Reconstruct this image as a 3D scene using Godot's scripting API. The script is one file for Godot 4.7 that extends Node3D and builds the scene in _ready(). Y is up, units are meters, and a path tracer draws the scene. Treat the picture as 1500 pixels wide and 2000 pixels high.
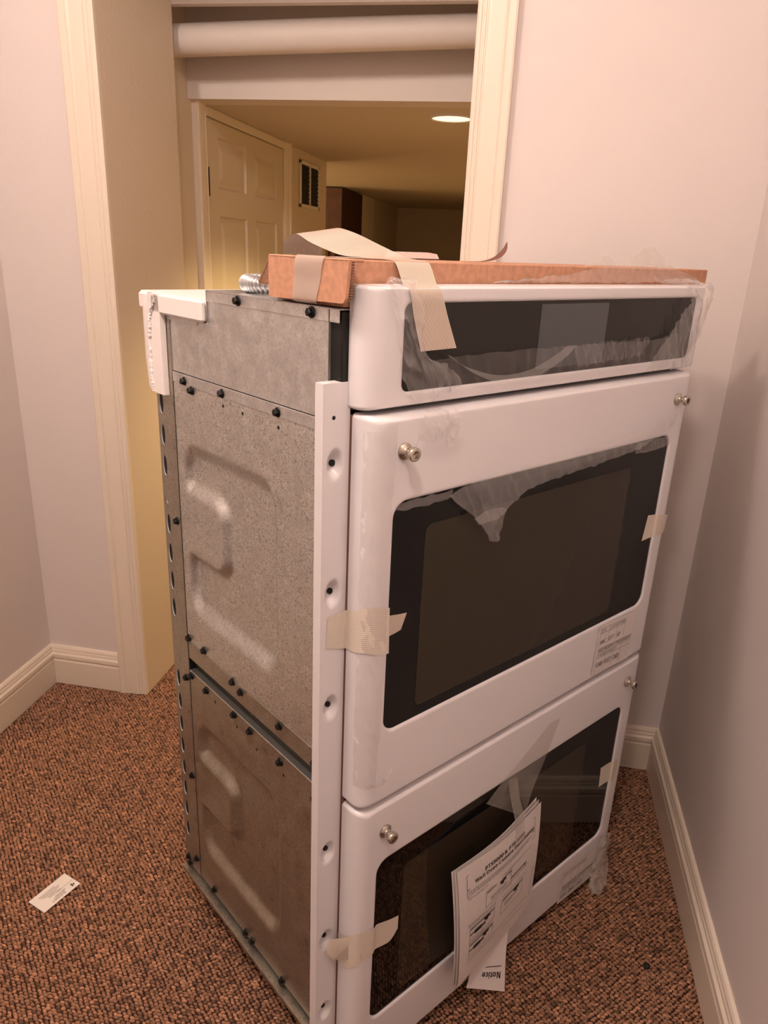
extends Node3D
# A double wall oven, still wrapped, standing on the carpet of a low basement hallway.
# World: x runs along the doorway wall, z comes out of it towards the camera, y up, metres.
# The oven stands turned 51.4 degrees; its own frame (OV): x along its front, z out of the doors, floor at y = 0.

var OV := Transform3D(Basis(Vector3.UP, deg_to_rad(51.4)), Vector3.ZERO)
var M := {}
var taken := {}
var rng := RandomNumberGenerator.new()

# ---------------------------------------------------------------- naming
func numbered(called: String) -> String:
	var k: int = taken.get(called, 0)
	taken[called] = k + 1
	return called if k == 0 else "%s_%03d" % [called, k]

func tag(o: Node3D, label: String, category: String, group := "") -> void:
	o.set_meta("label", label)
	o.set_meta("category", category)
	if group != "":
		o.set_meta("group", group)

func thing(called: String, label: String, category: String, at: Transform3D, group := "") -> Node3D:
	var o := Node3D.new()
	o.name = numbered(called)
	add_child(o)
	o.transform = at
	tag(o, label, category, group)
	return o

func on_oven(base: Vector3) -> Transform3D:
	return OV * Transform3D(Basis(), base)

func mesh_of(st: SurfaceTool, m: Material, shift := Vector3.ZERO) -> ArrayMesh:
	var am := st.commit()
	if shift != Vector3.ZERO:
		var s2 := SurfaceTool.new()
		s2.begin(Mesh.PRIMITIVE_TRIANGLES)
		s2.append_from(am, 0, Transform3D(Basis(), shift))
		am = s2.commit()
	am.surface_set_material(0, m)
	return am

func part(st: SurfaceTool, called: String, m: Material, parent: Node3D, shift := Vector3.ZERO) -> MeshInstance3D:
	var o := MeshInstance3D.new()
	o.mesh = mesh_of(st, m, shift)
	o.name = called
	parent.add_child(o, true)
	return o

func struct(st: SurfaceTool, called: String, m: Material) -> MeshInstance3D:
	var o := MeshInstance3D.new()
	o.mesh = mesh_of(st, m)
	o.name = called
	add_child(o, true)
	o.set_meta("kind", "structure")
	return o

func single(st: SurfaceTool, called: String, m: Material, base: Vector3, label: String, category: String, group := "") -> MeshInstance3D:
	var o := MeshInstance3D.new()
	o.mesh = mesh_of(st, m, -base)
	o.name = numbered(called)
	add_child(o)
	o.transform = on_oven(base)
	tag(o, label, category, group if group != "" else SETS.get(called, ""))
	return o

const SETS := {"filament_tape": "cream tapes on the oven doors", "plastic_film": "pieces of clear film on the oven front", "film_strip": "torn film strips on the upper oven window"}

# ---------------------------------------------------------------- shapes
func ST() -> SurfaceTool:
	var s := SurfaceTool.new()
	s.begin(Mesh.PRIMITIVE_TRIANGLES)
	return s

func tri(st: SurfaceTool, a: Vector3, b: Vector3, c: Vector3, na: Vector3, nb: Vector3, nc: Vector3, ua := Vector2.ZERO, ub := Vector2.ZERO, uc := Vector2.ZERO) -> void:
	var g := (c - a).cross(b - a)
	if g.length_squared() < 1e-20:
		return
	var p := [a, b, c]
	var n := [na, nb, nc]
	var u := [ua, ub, uc]
	if g.dot(na + nb + nc) < 0.0:
		p = [a, c, b]
		n = [na, nc, nb]
		u = [ua, uc, ub]
	for k in 3:
		st.set_normal(n[k])
		st.set_uv(u[k])
		st.add_vertex(p[k])

func quad(st: SurfaceTool, a: Vector3, b: Vector3, c: Vector3, d: Vector3, n: Vector3) -> void:
	tri(st, a, b, c, n, n, n, Vector2(0, 0), Vector2(1, 0), Vector2(1, 1))
	tri(st, a, c, d, n, n, n, Vector2(0, 0), Vector2(1, 1), Vector2(0, 1))

func bx(st: SurfaceTool, lo: Vector3, hi: Vector3, bev := 0.0) -> void:
	var c := (lo + hi) * 0.5
	var h := (hi - lo) * 0.5
	var b := minf(bev, minf(h.x, minf(h.y, h.z)) * 0.9)
	for ax in 3:
		var u := (ax + 1) % 3
		var w := (ax + 2) % 3
		for s in [-1.0, 1.0]:
			var n := Vector3.ZERO
			n[ax] = s
			var q: Array[Vector3] = []
			for e in [[-1.0, -1.0], [1.0, -1.0], [1.0, 1.0], [-1.0, 1.0]]:
				var p := c
				p[ax] += s * h[ax]
				p[u] += e[0] * (h[u] - b)
				p[w] += e[1] * (h[w] - b)
				q.append(p)
			quad(st, q[0], q[1], q[2], q[3], n)
		if b > 0.0:
			for su in [-1.0, 1.0]:
				for sw in [-1.0, 1.0]:
					var n2 := Vector3.ZERO
					n2[u] = su
					n2[w] = sw
					n2 = n2.normalized()
					var r: Array[Vector3] = []
					for e in [[0, -1.0], [0, 1.0], [1, 1.0], [1, -1.0]]:
						var p2 := c
						p2[ax] += e[1] * (h[ax] - b)
						p2[u] += su * (h[u] - (b if e[0] == 1 else 0.0))
						p2[w] += sw * (h[w] - (b if e[0] == 0 else 0.0))
						r.append(p2)
					quad(st, r[0], r[1], r[2], r[3], n2)
	if b > 0.0:
		for sx in [-1.0, 1.0]:
			for sy in [-1.0, 1.0]:
				for sz in [-1.0, 1.0]:
					var s3 := Vector3(sx, sy, sz)
					var n3 := s3.normalized()
					var i := h - Vector3(b, b, b)
					tri(st, c + s3 * Vector3(h.x, i.y, i.z), c + s3 * Vector3(i.x, h.y, i.z), c + s3 * Vector3(i.x, i.y, h.z), n3, n3, n3)

# a sheet of vertices, smooth; flip turns it over
func grid(st: SurfaceTool, rows: Array, flip := false, wrap := false) -> void:
	var m := rows.size()
	var n: int = rows[0].size()
	var nr := []
	for i in m:
		var a := PackedVector3Array()
		for j in n:
			var i0 := maxi(i - 1, 0)
			var i1 := mini(i + 1, m - 1)
			var j0 := (j - 1 + n) % n if wrap else maxi(j - 1, 0)
			var j1 := (j + 1) % n if wrap else mini(j + 1, n - 1)
			var dv: Vector3 = rows[i1][j] - rows[i0][j]
			var du: Vector3 = rows[i][j1] - rows[i][j0]
			if du.length_squared() < 1e-14:
				du = (rows[i0][j1] - rows[i0][j0]) + (rows[i1][j1] - rows[i1][j0])
			var nn := du.cross(dv).normalized()
			a.append(-nn if flip else nn)
		nr.append(a)
	for i in m - 1:
		for j in (n if wrap else n - 1):
			var k := (j + 1) % n
			var u0 := float(j) / float(n - 1)
			var u1 := float(j + 1) / float(n - 1)
			var v0 := float(i) / float(m - 1)
			var v1 := float(i + 1) / float(m - 1)
			tri(st, rows[i][j], rows[i][k], rows[i + 1][k], nr[i][j], nr[i][k], nr[i + 1][k], Vector2(u0, v0), Vector2(u1, v0), Vector2(u1, v1))
			tri(st, rows[i][j], rows[i + 1][k], rows[i + 1][j], nr[i][j], nr[i + 1][k], nr[i + 1][j], Vector2(u0, v0), Vector2(u1, v1), Vector2(u0, v1))

# the same, one flat normal per quad
func facets(st: SurfaceTool, rows: Array, flip := false, wrap := false) -> void:
	var n: int = rows[0].size()
	for i in rows.size() - 1:
		for j in (n if wrap else n - 1):
			var k := (j + 1) % n
			var a: Vector3 = rows[i][j]
			var b: Vector3 = rows[i][k]
			var c: Vector3 = rows[i + 1][k]
			var d: Vector3 = rows[i + 1][j]
			var nn := (b - d).cross(c - a).normalized()
			quad(st, a, b, c, d, -nn if flip else nn)

# profile [radius, height] turned about an axis through o
func lathe(st: SurfaceTool, o: Vector3, axis: Vector3, prof: Array, seg := 16, flat := false) -> void:
	var up := axis.normalized()
	var s := (Vector3.RIGHT if absf(up.x) < 0.8 else Vector3.UP).cross(up).normalized()
	var t := up.cross(s)
	var rows := []
	for pr in prof:
		var a := PackedVector3Array()
		for k in seg:
			var g := TAU * k / seg
			a.append(o + up * float(pr[1]) + (s * cos(g) + t * sin(g)) * maxf(float(pr[0]), 1e-5))
		rows.append(a)
	if flat:
		facets(st, rows, false, true)
	else:
		grid(st, rows, false, true)

func tube(st: SurfaceTool, pts: Array, radius: Callable, seg := 12) -> void:
	var rows := []
	for i in pts.size():
		var d: Vector3 = (pts[mini(i + 1, pts.size() - 1)] - pts[maxi(i - 1, 0)]).normalized()
		var s := d.cross(Vector3.UP if absf(d.y) < 0.9 else Vector3.RIGHT).normalized()
		var t := s.cross(d)
		var a := PackedVector3Array()
		var r: float = radius.call(i)
		for k in seg:
			var g := TAU * k / seg
			a.append(pts[i] + (s * cos(g) + t * sin(g)) * r)
		rows.append(a)
	grid(st, rows, true, true)

# outline in a plane pushed along a direction: point = o + p.x * ex + p.y * ey (+ ez)
func prism(st: SurfaceTool, poly: PackedVector2Array, o: Vector3, ex: Vector3, ey: Vector3, ez: Vector3) -> void:
	var idx := Geometry2D.triangulate_polygon(poly)
	var n := ez.normalized()
	for k in range(0, idx.size(), 3):
		var q: Array[Vector3] = []
		for e in 3:
			var p := poly[idx[k + e]]
			q.append(o + ex * p.x + ey * p.y)
		tri(st, q[0], q[1], q[2], -n, -n, -n)
		tri(st, q[0] + ez, q[1] + ez, q[2] + ez, n, n, n)
	var area := 0.0
	for k in poly.size():
		area += poly[k].cross(poly[(k + 1) % poly.size()])
	for k in poly.size():
		var p0 := poly[k]
		var p1 := poly[(k + 1) % poly.size()]
		var d2 := (p1 - p0).normalized() * signf(area)
		var nn := (ex.normalized() * d2.y - ey.normalized() * d2.x).normalized()
		var a := o + ex * p0.x + ey * p0.y
		var b := o + ex * p1.x + ey * p1.y
		quad(st, a, b, b + ez, a + ez, nn)

# rounded rectangle, counter-clockwise, equal point count whatever its size
func rr(x0: float, x1: float, y0: float, y1: float, r: float, z: float) -> PackedVector3Array:
	var a := PackedVector3Array()
	for c in 4:
		var cx := x1 - r if c == 0 or c == 3 else x0 + r
		var cy := y1 - r if c < 2 else y0 + r
		for k in 9:
			var g := PI * 0.5 * (c + k / 8.0)
			a.append(Vector3(cx + r * cos(g), cy + r * sin(g), z))
	return a

func plate(st: SurfaceTool, c: PackedVector3Array, n: Vector3) -> void:
	var mid := Vector3.ZERO
	for p in c:
		mid += p
	mid /= c.size()
	for k in c.size():
		tri(st, mid, c[k], c[(k + 1) % c.size()], n, n, n)

# a moulding: profile points (across, out) run from a to b
func moulding(st: SurfaceTool, prof: Array, a: Vector3, b: Vector3, across: Vector3, out: Vector3) -> void:
	var poly := PackedVector2Array()
	for p in prof:
		poly.append(Vector2(p[0], p[1]))
	prism(st, poly, a, across, out, b - a)

# smooth resampling of a coarse lattice of control points, with crumple
func crumple(ctrl: Array, nu: int, nv: int, amp: float, freq: float, sd: int) -> Array:
	var noise := FastNoiseLite.new()
	noise.seed = sd
	noise.frequency = freq
	noise.noise_type = FastNoiseLite.TYPE_SIMPLEX
	noise.fractal_type = FastNoiseLite.FRACTAL_RIDGED
	noise.fractal_octaves = 2
	var m := ctrl.size()
	var wide := []
	for i in m:
		var line: Array = ctrl[i]
		var a: Array[Vector3] = []
		for j in nu + 1:
			a.append(spline(line, float(j) / nu))
		wide.append(a)
	var rows := []
	for i in nv + 1:
		var b := PackedVector3Array()
		for j in nu + 1:
			var col := []
			for k in m:
				col.append(wide[k][j])
			var p := spline(col, float(i) / nv)
			var q := Vector3(p.x + 0.45 * p.y, 0.38 * (p.y - 0.3 * p.x), p.z) * 100.0
			b.append(p + Vector3(noise.get_noise_3d(q.x + 31.0, q.y, q.z), noise.get_noise_3d(q.x, q.y + 57.0, q.z), 1.3 * noise.get_noise_3d(q.x, q.y, q.z + 11.0) + 0.6) * amp)
		rows.append(b)
	return rows

func spline(pts: Array, t: float) -> Vector3:
	var n := pts.size() - 1
	if n == 0:
		return pts[0]
	var f := clampf(t, 0.0, 1.0) * n
	var i := mini(int(f), n - 1)
	var p0: Vector3 = pts[maxi(i - 1, 0)]
	var p1: Vector3 = pts[i]
	var p2: Vector3 = pts[i + 1]
	var p3: Vector3 = pts[mini(i + 2, n)]
	return p1.cubic_interpolate(p2, p0, p3, f - i)

# tape: two edges, resampled
func ribbon(st: SurfaceTool, left: Array, right: Array, steps := 24, flip := false) -> void:
	var rows := []
	for i in steps + 1:
		var a := spline(left, float(i) / steps)
		var b := spline(right, float(i) / steps)
		var r := PackedVector3Array()
		for k in 7:
			r.append(a.lerp(b, k / 6.0))
		rows.append(r)
	grid(st, rows, flip)

# lettering: flat glyphs laid on a surface; at(x, y) gives the point
func letters(st: SurfaceTool, text: String, h: float, at: Callable, n: Vector3, bold := false, face := "Droid Sans", squeeze := 1.0) -> void:
	var f := SystemFont.new()
	f.font_names = PackedStringArray([face])
	f.font_weight = 700 if bold else 400
	var tm := TextMesh.new()
	tm.font = f
	tm.text = text
	tm.font_size = 24
	tm.pixel_size = h / 18.0
	tm.depth = 0.001
	tm.curve_step = 3.0
	tm.horizontal_alignment = HORIZONTAL_ALIGNMENT_LEFT
	var arr := tm.get_mesh_arrays()
	if arr.is_empty():
		return
	var vs: PackedVector3Array = arr[Mesh.ARRAY_VERTEX]
	var ns: PackedVector3Array = arr[Mesh.ARRAY_NORMAL]
	var ix: PackedInt32Array = arr[Mesh.ARRAY_INDEX]
	for k in range(0, ix.size(), 3):
		if ns[ix[k]].z < 0.5:
			continue
		var q: Array[Vector3] = []
		for e in 3:
			var p := vs[ix[k + e]]
			q.append(at.call(p.x * squeeze, p.y))
		tri(st, q[0], q[1], q[2], n, n, n)

# a printed bar between two points of a sheet
func bar(st: SurfaceTool, at: Callable, x0: float, y0: float, x1: float, y1: float, n: Vector3) -> void:
	quad(st, at.call(x0, y0), at.call(x1, y0), at.call(x1, y1), at.call(x0, y1), n)

func frame_bars(st: SurfaceTool, at: Callable, x0: float, y0: float, x1: float, y1: float, t: float, n: Vector3) -> void:
	bar(st, at, x0, y0, x1, y0 + t, n)
	bar(st, at, x0, y1 - t, x1, y1, n)
	bar(st, at, x0, y0, x0 + t, y1, n)
	bar(st, at, x1 - t, y0, x1, y1, n)

# ---------------------------------------------------------------- materials
func mat(c: Color, rough: float, metal := 0.0, spec := 0.5) -> StandardMaterial3D:
	var m := StandardMaterial3D.new()
	m.albedo_color = c
	m.roughness = rough
	m.metallic = metal
	m.metallic_specular = spec
	return m

func clear(c: Color, a: float, rough: float) -> StandardMaterial3D:
	var m := mat(Color(c.r, c.g, c.b, a), rough)
	m.transparency = BaseMaterial3D.TRANSPARENCY_ALPHA
	m.cull_mode = BaseMaterial3D.CULL_DISABLED
	return m

func tile_noise(size: int, freq: float, sd: int, kind := FastNoiseLite.TYPE_SIMPLEX_SMOOTH, oct := 4) -> Image:
	var n := FastNoiseLite.new()
	n.seed = sd
	n.frequency = freq
	n.noise_type = kind
	n.fractal_octaves = oct
	var im := n.get_seamless_image(size, size)
	im.convert(Image.FORMAT_L8)
	return im

func bump_of(size: int, freq: float, sd: int, strength: float, oct := 3) -> ImageTexture:
	var im := tile_noise(size, freq, sd, FastNoiseLite.TYPE_SIMPLEX_SMOOTH, oct)
	im.convert(Image.FORMAT_RGBA8)
	im.bump_map_to_normal_map(strength)
	return ImageTexture.create_from_image(im)

func paint(c: Color, rough: float, bump: ImageTexture, depth: float, scale: float) -> StandardMaterial3D:
	var m := mat(c, rough)
	m.normal_enabled = true
	m.normal_texture = bump
	m.normal_scale = depth
	m.uv1_triplanar = true
	m.uv1_scale = Vector3.ONE * scale
	return m

# zinc: pale grey with spangle and, if specks > 0, dark flecks
func zinc(sd: int, base: float, specks: float, warm: float) -> StandardMaterial3D:
	var size := 512
	var big := tile_noise(size, 0.012, sd)
	var cell := tile_noise(size, 0.06, sd + 1, FastNoiseLite.TYPE_CELLULAR, 1)
	var fine := tile_noise(size, 0.30, sd + 2, FastNoiseLite.TYPE_VALUE, 2)
	var im := Image.create(size, size, false, Image.FORMAT_RGB8)
	var ro := Image.create(size, size, false, Image.FORMAT_RGB8)
	for y in size:
		for x in size:
			var b := big.get_pixel(x, y).r - 0.5
			var c := cell.get_pixel(x, y).r - 0.5
			var f := fine.get_pixel(x, y).r
			var v := base + b * 0.12 + c * 0.05
			v -= specks * smoothstep(0.52, 0.74, f + b * 0.25)
			im.set_pixel(x, y, Color(v + warm, v + warm * 0.4, v - warm * 0.7))
			var r := clampf(0.36 + b * 0.20 + specks * 0.25 * smoothstep(0.5, 0.7, f), 0.1, 0.9)
			ro.set_pixel(x, y, Color(r, r, r))
	var m := mat(Color.WHITE, 1.0, 0.85)
	m.albedo_texture = ImageTexture.create_from_image(im)
	m.roughness_texture = ImageTexture.create_from_image(ro)
	m.uv1_triplanar = true
	m.uv1_scale = Vector3.ONE * 4.0
	return m

func stripes(threads: int, gap_alpha: float, thread: Color, gap: Color) -> StandardMaterial3D:
	var w := threads * 8
	var im := Image.create(w, 64, false, Image.FORMAT_RGBA8)
	var r := RandomNumberGenerator.new()
	r.seed = 91 + threads
	for x in w:
		var k := (x % 8) / 8.0
		var t := smoothstep(0.55, 0.8, absf(k - 0.5) * 2.0)
		var c := thread.lerp(gap, t)
		c.a = lerpf(0.93, gap_alpha, t)
		for y in 64:
			var d := r.randf_range(-0.02, 0.02)
			im.set_pixel(x, y, Color(c.r + d, c.g + d, c.b + d, c.a))
	var m := mat(Color.WHITE, 0.35)
	m.albedo_texture = ImageTexture.create_from_image(im)
	m.transparency = BaseMaterial3D.TRANSPARENCY_ALPHA
	m.cull_mode = BaseMaterial3D.CULL_DISABLED
	return m

func mottled(c: Color, amount: float, size: int, freq: float, sd: int, scale: float, rough: float) -> StandardMaterial3D:
	var a := tile_noise(size, freq, sd)
	var b := tile_noise(size, freq * 9.0, sd + 5, FastNoiseLite.TYPE_SIMPLEX, 2)
	var im := Image.create(size, size, false, Image.FORMAT_RGB8)
	for y in size:
		for x in size:
			var k := 1.0 + amount * ((a.get_pixel(x, y).r - 0.5) + 0.8 * (b.get_pixel(x, y).r - 0.5))
			im.set_pixel(x, y, Color(c.r * k, c.g * k, c.b * k))
	var m := mat(Color.WHITE, rough)
	m.albedo_texture = ImageTexture.create_from_image(im)
	m.uv1_triplanar = true
	m.uv1_scale = Vector3.ONE * scale
	return m

func make_materials() -> void:
	var roller := bump_of(256, 0.10, 3, 3.0)
	M.wall = paint(Color(0.865, 0.825, 0.81), 0.62, roller, 0.05, 3.0)
	M.hall_wall = paint(Color(0.82, 0.76, 0.68), 0.6, roller, 0.05, 3.0)
	M.jamb = paint(Color(0.85, 0.79, 0.71), 0.5, roller, 0.10, 3.0)
	M.ceiling = paint(Color(0.80, 0.75, 0.68), 0.85, roller, 0.2, 3.0)
	M.dark_wall = paint(Color(0.86, 0.80, 0.74), 0.8, roller, 0.1, 3.0)
	M.trim = paint(Color(0.90, 0.85, 0.785), 0.38, roller, 0.05, 2.0)
	M.white_paint = paint(Color(0.87, 0.83, 0.80), 0.55, roller, 0.08, 2.0)
	M.door = paint(Color(0.83, 0.775, 0.685), 0.4, roller, 0.05, 2.0)
	M.red_wood = mottled(Color(0.25, 0.12, 0.08), 0.35, 256, 0.02, 8, 2.0, 0.85)
	M.carpet_back = mat(Color(0.20, 0.10, 0.055), 1.0)
	M.carpet_far = mottled(Color(0.50, 0.37, 0.28), 0.7, 256, 0.12, 21, 5.0, 1.0)
	M.loop = mat(Color.WHITE, 0.95)
	M.loop.vertex_color_use_as_albedo = true
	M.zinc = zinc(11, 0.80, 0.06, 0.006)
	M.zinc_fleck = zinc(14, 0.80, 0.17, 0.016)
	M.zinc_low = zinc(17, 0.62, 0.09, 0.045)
	M.zinc_edge = mat(Color(0.74, 0.74, 0.72), 0.3, 0.9)
	M.enamel = mat(Color(0.87, 0.855, 0.865), 0.32, 0.0, 0.5)
	M.black_metal = mat(Color(0.045, 0.045, 0.042), 0.45, 0.3)
	M.void = mat(Color(0.035, 0.035, 0.032), 0.7)
	M.channel = mat(Color(0.11, 0.12, 0.10), 0.45, 0.4)
	M.glass = mat(Color(0.030, 0.030, 0.027), 0.04, 0.0, 0.36)
	M.pane = mat(Color(0.190, 0.160, 0.122), 0.05, 0.0, 0.36)
	M.panel_glass = mat(Color(0.115, 0.105, 0.095), 0.10, 0.0, 0.4)
	M.screen = mat(Color(0.30, 0.31, 0.325), 0.12, 0.0, 0.4)
	M.steel = mat(Color(0.78, 0.75, 0.70), 0.22, 0.95)
	M.gasket = mat(Color(0.42, 0.27, 0.22), 0.7)
	M.card = mottled(Color(0.735, 0.545, 0.435), 0.16, 256, 0.05, 31, 6.0, 0.85)
	M.card_edge = mottled(Color(0.54, 0.385, 0.30), 0.5, 128, 0.2, 33, 14.0, 0.9)
	M.foam = mat(Color(0.93, 0.90, 0.89), 0.65)
	M.bead = mat(Color(0.93, 0.91, 0.90), 0.5)
	M.paper = mat(Color(0.86, 0.83, 0.82), 0.8)
	M.paper.cull_mode = BaseMaterial3D.CULL_DISABLED
	M.ink = mat(Color(0.12, 0.10, 0.10), 0.8)
	M.faint_ink = mat(Color(0.40, 0.37, 0.36), 0.8)
	M.film = clear(Color(0.92, 0.90, 0.89), 0.12, 0.18)
	M.film_thin = clear(Color(0.92, 0.90, 0.89), 0.015, 0.14)
	M.film_thick = clear(Color(0.90, 0.87, 0.84), 0.40, 0.24)
	M.clear_tape = clear(Color(0.82, 0.78, 0.74), 0.20, 0.15)
	M.box_tape = clear(Color(0.80, 0.74, 0.69), 0.58, 0.25)
	M.strap = stripes(24, 0.72, Color(0.90, 0.85, 0.80), Color(0.60, 0.47, 0.38))
	M.strap_plain = stripes(22, 0.84, Color(0.90, 0.86, 0.81), Color(0.84, 0.79, 0.73))
	M.conduit = mat(Color(0.80, 0.81, 0.82), 0.28, 0.9)
	M.lamp_glow = mat(Color(1, 0.95, 0.8), 0.5)
	M.lamp_glow.emission_enabled = true
	M.lamp_glow.emission = Color(1.0, 0.93, 0.74)
	M.lamp_glow.emission_energy_multiplier = 1.6

func lamp(at: Vector3, c: Color, energy: float, size: float, wide: bool) -> void:
	var l: Light3D
	if wide:
		var om := OmniLight3D.new()
		om.omni_range = 14.0
		om.omni_attenuation = 2.0
		l = om
	else:
		var sp := SpotLight3D.new()
		sp.spot_range = 14.0
		sp.spot_attenuation = 2.0
		sp.spot_angle = 66.0
		sp.spot_angle_attenuation = 0.5
		sp.rotation.x = -PI / 2
		l = sp
	l.name = "lamp_light"
	add_child(l, true)
	l.position = at
	l.light_color = c
	l.light_energy = energy
	l.light_size = size
	l.shadow_enabled = true

func downlight(called: String, label: String, at: Vector3, r: float, c: Color, energy: float, wide := true) -> void:
	var t := thing(called, label, "ceiling light", Transform3D(Basis(), at), "ceiling lights")
	var s := ST()
	lathe(s, Vector3.ZERO, Vector3.DOWN, [[r + 0.012, 0.0], [r + 0.012, 0.003], [r + 0.008, 0.006], [r, 0.006], [r, 0.001]], 32)
	part(s, "rim", M.white_paint, t)
	s = ST()
	lathe(s, Vector3.ZERO, Vector3.DOWN, [[r, 0.001], [r, 0.003], [0.0, 0.0035]], 32)
	part(s, "lens", M.lamp_glow, t)
	lamp(at + Vector3(0, -0.012 if not wide else -0.03 - r * 0.5, 0), c, energy, r, wide)

# ================================================================ scene
func _ready() -> void:
	rng.seed = 4711
	# camera
	var cam := Camera3D.new()
	cam.name = "camera"
	add_child(cam)
	cam.keep_aspect = Camera3D.KEEP_HEIGHT
	cam.fov = 69.8805
	cam.near = 0.02
	cam.far = 60.0
	cam.transform = Transform3D(Basis(Vector3(0.982486, 0.040708, -0.181837), Vector3(-0.099436, 0.939826, -0.326864), Vector3(0.157589, 0.33922, 0.927413)), Vector3(0.1706, 1.30043, 0.75627))
	cam.current = true
	# air and exposure
	var we := WorldEnvironment.new()
	we.name = "environment"
	var env := Environment.new()
	env.background_mode = Environment.BG_COLOR
	env.background_color = Color(0.02, 0.02, 0.02)
	env.tonemap_mode = Environment.TONE_MAPPER_LINEAR
	env.tonemap_exposure = 1.0
	env.sdfgi_enabled = true
	env.ssao_enabled = true
	env.ssil_enabled = true
	we.environment = env
	add_child(we)
	make_materials()
	# lamps: the one over the hallway, the one in the low passage, the one in the far room
	downlight("ceiling_light", "round white ceiling light above the oven in the front hallway", Vector3(-0.64, 2.417, 0.38), 0.07, Color(1.0, 0.925, 0.875), 0.92)
	downlight("ceiling_light", "round white ceiling light near the front end of the hallway", Vector3(0.06, 2.417, 0.76), 0.07, Color(1.0, 0.925, 0.88), 0.88)
	downlight("recessed_light", "small round glowing recessed light in the low passage ceiling beyond the doorway", Vector3(-0.11, 1.699, -1.862), 0.064, Color(1.0, 0.855, 0.62), 2.7, false)
	downlight("globe_light", "round ceiling light round the corner in the far room", Vector3(-2.4, 1.699, -4.3), 0.08, Color(0.97, 0.86, 0.62), 2.7)
	build_room()
	build_passage()
	build_carpet()
	build_oven()
	build_wrapping()
	build_papers()
	build_small()

# ---------------------------------------------------------------- room
func build_room() -> void:
	var s := ST()
	bx(s, Vector3(-1.30, -0.12, -1.75), Vector3(1.0, -0.004, 2.6))
	struct(s, "floor", M.carpet_back)
	s = ST()
	bx(s, Vector3(-3.2, -0.12, -8.0), Vector3(1.0, 0.0, -1.75))
	struct(s, "floor_passage", M.carpet_far)
	s = ST()
	bx(s, Vector3(-1.26, 0, -1.0), Vector3(-1.14, 2.42, 2.42))
	struct(s, "wall_left", M.wall)
	s = ST()
	bx(s, Vector3(0.64, 0, -1.12), Vector3(0.76, 2.42, 2.42))
	struct(s, "wall_right", M.wall)
	s = ST()
	bx(s, Vector3(-1.26, 0, 2.30), Vector3(0.76, 2.42, 2.42))
	struct(s, "wall_front", M.wall)
	# the doorway wall: a pier either side and the piece over the opening
	s = ST()
	bx(s, Vector3(-1.26, 0, -1.12), Vector3(-0.835, 2.42, -1.0))
	bx(s, Vector3(0.032, 0, -1.12), Vector3(0.64, 2.42, -1.0))
	bx(s, Vector3(-0.835, 1.99, -1.12), Vector3(0.032, 2.42, -1.0))
	struct(s, "wall_back", M.wall)
	s = ST()
	bx(s, Vector3(-1.26, 2.42, -1.62), Vector3(0.76, 2.54, 2.42))
	struct(s, "ceiling", M.white_paint)
	# casing of the doorway, fluted
	var pr := [[0.0, 0.0], [0.0, 0.010], [0.004, 0.0125], [0.009, 0.0125], [0.0105, 0.0105], [0.0125, 0.0105], [0.0145, 0.013], [0.018, 0.0135], [0.0195, 0.0115], [0.0215, 0.0115], [0.024, 0.0145], [0.030, 0.0155], [0.055, 0.0165], [0.060, 0.0185], [0.0625, 0.017], [0.065, 0.0195], [0.078, 0.021], [0.082, 0.019], [0.082, 0.0]]
	s = ST()
	moulding(s, pr, Vector3(-0.827, 0, -1.0), Vector3(-0.827, 2.062, -1.0), Vector3.LEFT, Vector3.BACK)
	struct(s, "trim_1", M.trim)
	s = ST()
	moulding(s, pr, Vector3(0.022, 0, -1.0), Vector3(0.022, 2.062, -1.0), Vector3.RIGHT, Vector3.BACK)
	struct(s, "trim_2", M.trim)
	s = ST()
	moulding(s, pr, Vector3(-0.827, 1.98, -1.0), Vector3(0.022, 1.98, -1.0), Vector3.UP, Vector3.BACK)
	struct(s, "trim_3", M.trim)
	s = ST()
	bx(s, Vector3(0.022, 0, -1.39), Vector3(0.036, 1.98, -1.0))
	bx(s, Vector3(-0.835, 1.98, -1.12), Vector3(0.036, 1.992, -1.0))
	struct(s, "trim_4", M.trim)
	# baseboards
	var bp := [[0.0, 0.0], [0.0, 0.016], [0.078, 0.016], [0.082, 0.0135], [0.086, 0.0135], [0.090, 0.0175], [0.100, 0.0170], [0.105, 0.012], [0.110, 0.0115], [0.114, 0.0095], [0.119, 0.009], [0.124, 0.006], [0.126, 0.0]]
	s = ST()
	moulding(s, bp, Vector3(-1.14, 0, -1.0), Vector3(-1.14, 0, 2.30), Vector3.UP, Vector3.RIGHT)
	struct(s, "baseboard_left", M.trim)
	s = ST()
	moulding(s, bp, Vector3(-1.14, 0, -1.0), Vector3(-0.909, 0, -1.0), Vector3.UP, Vector3.BACK)
	struct(s, "baseboard_back", M.trim)
	s = ST()
	moulding(s, bp, Vector3(0.104, 0, -1.0), Vector3(0.64, 0, -1.0), Vector3.UP, Vector3.BACK)
	struct(s, "baseboard_doorway", M.trim)
	s = ST()
	moulding(s, bp, Vector3(0.64, 0, -1.0), Vector3(0.64, 0, 2.30), Vector3.UP, Vector3.LEFT)
	struct(s, "baseboard_right", M.trim)
	s = ST()
	moulding(s, bp, Vector3(-1.14, 0, 2.30), Vector3(0.64, 0, 2.30), Vector3.UP, Vector3.FORWARD)
	struct(s, "baseboard_front", M.trim)

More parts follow.
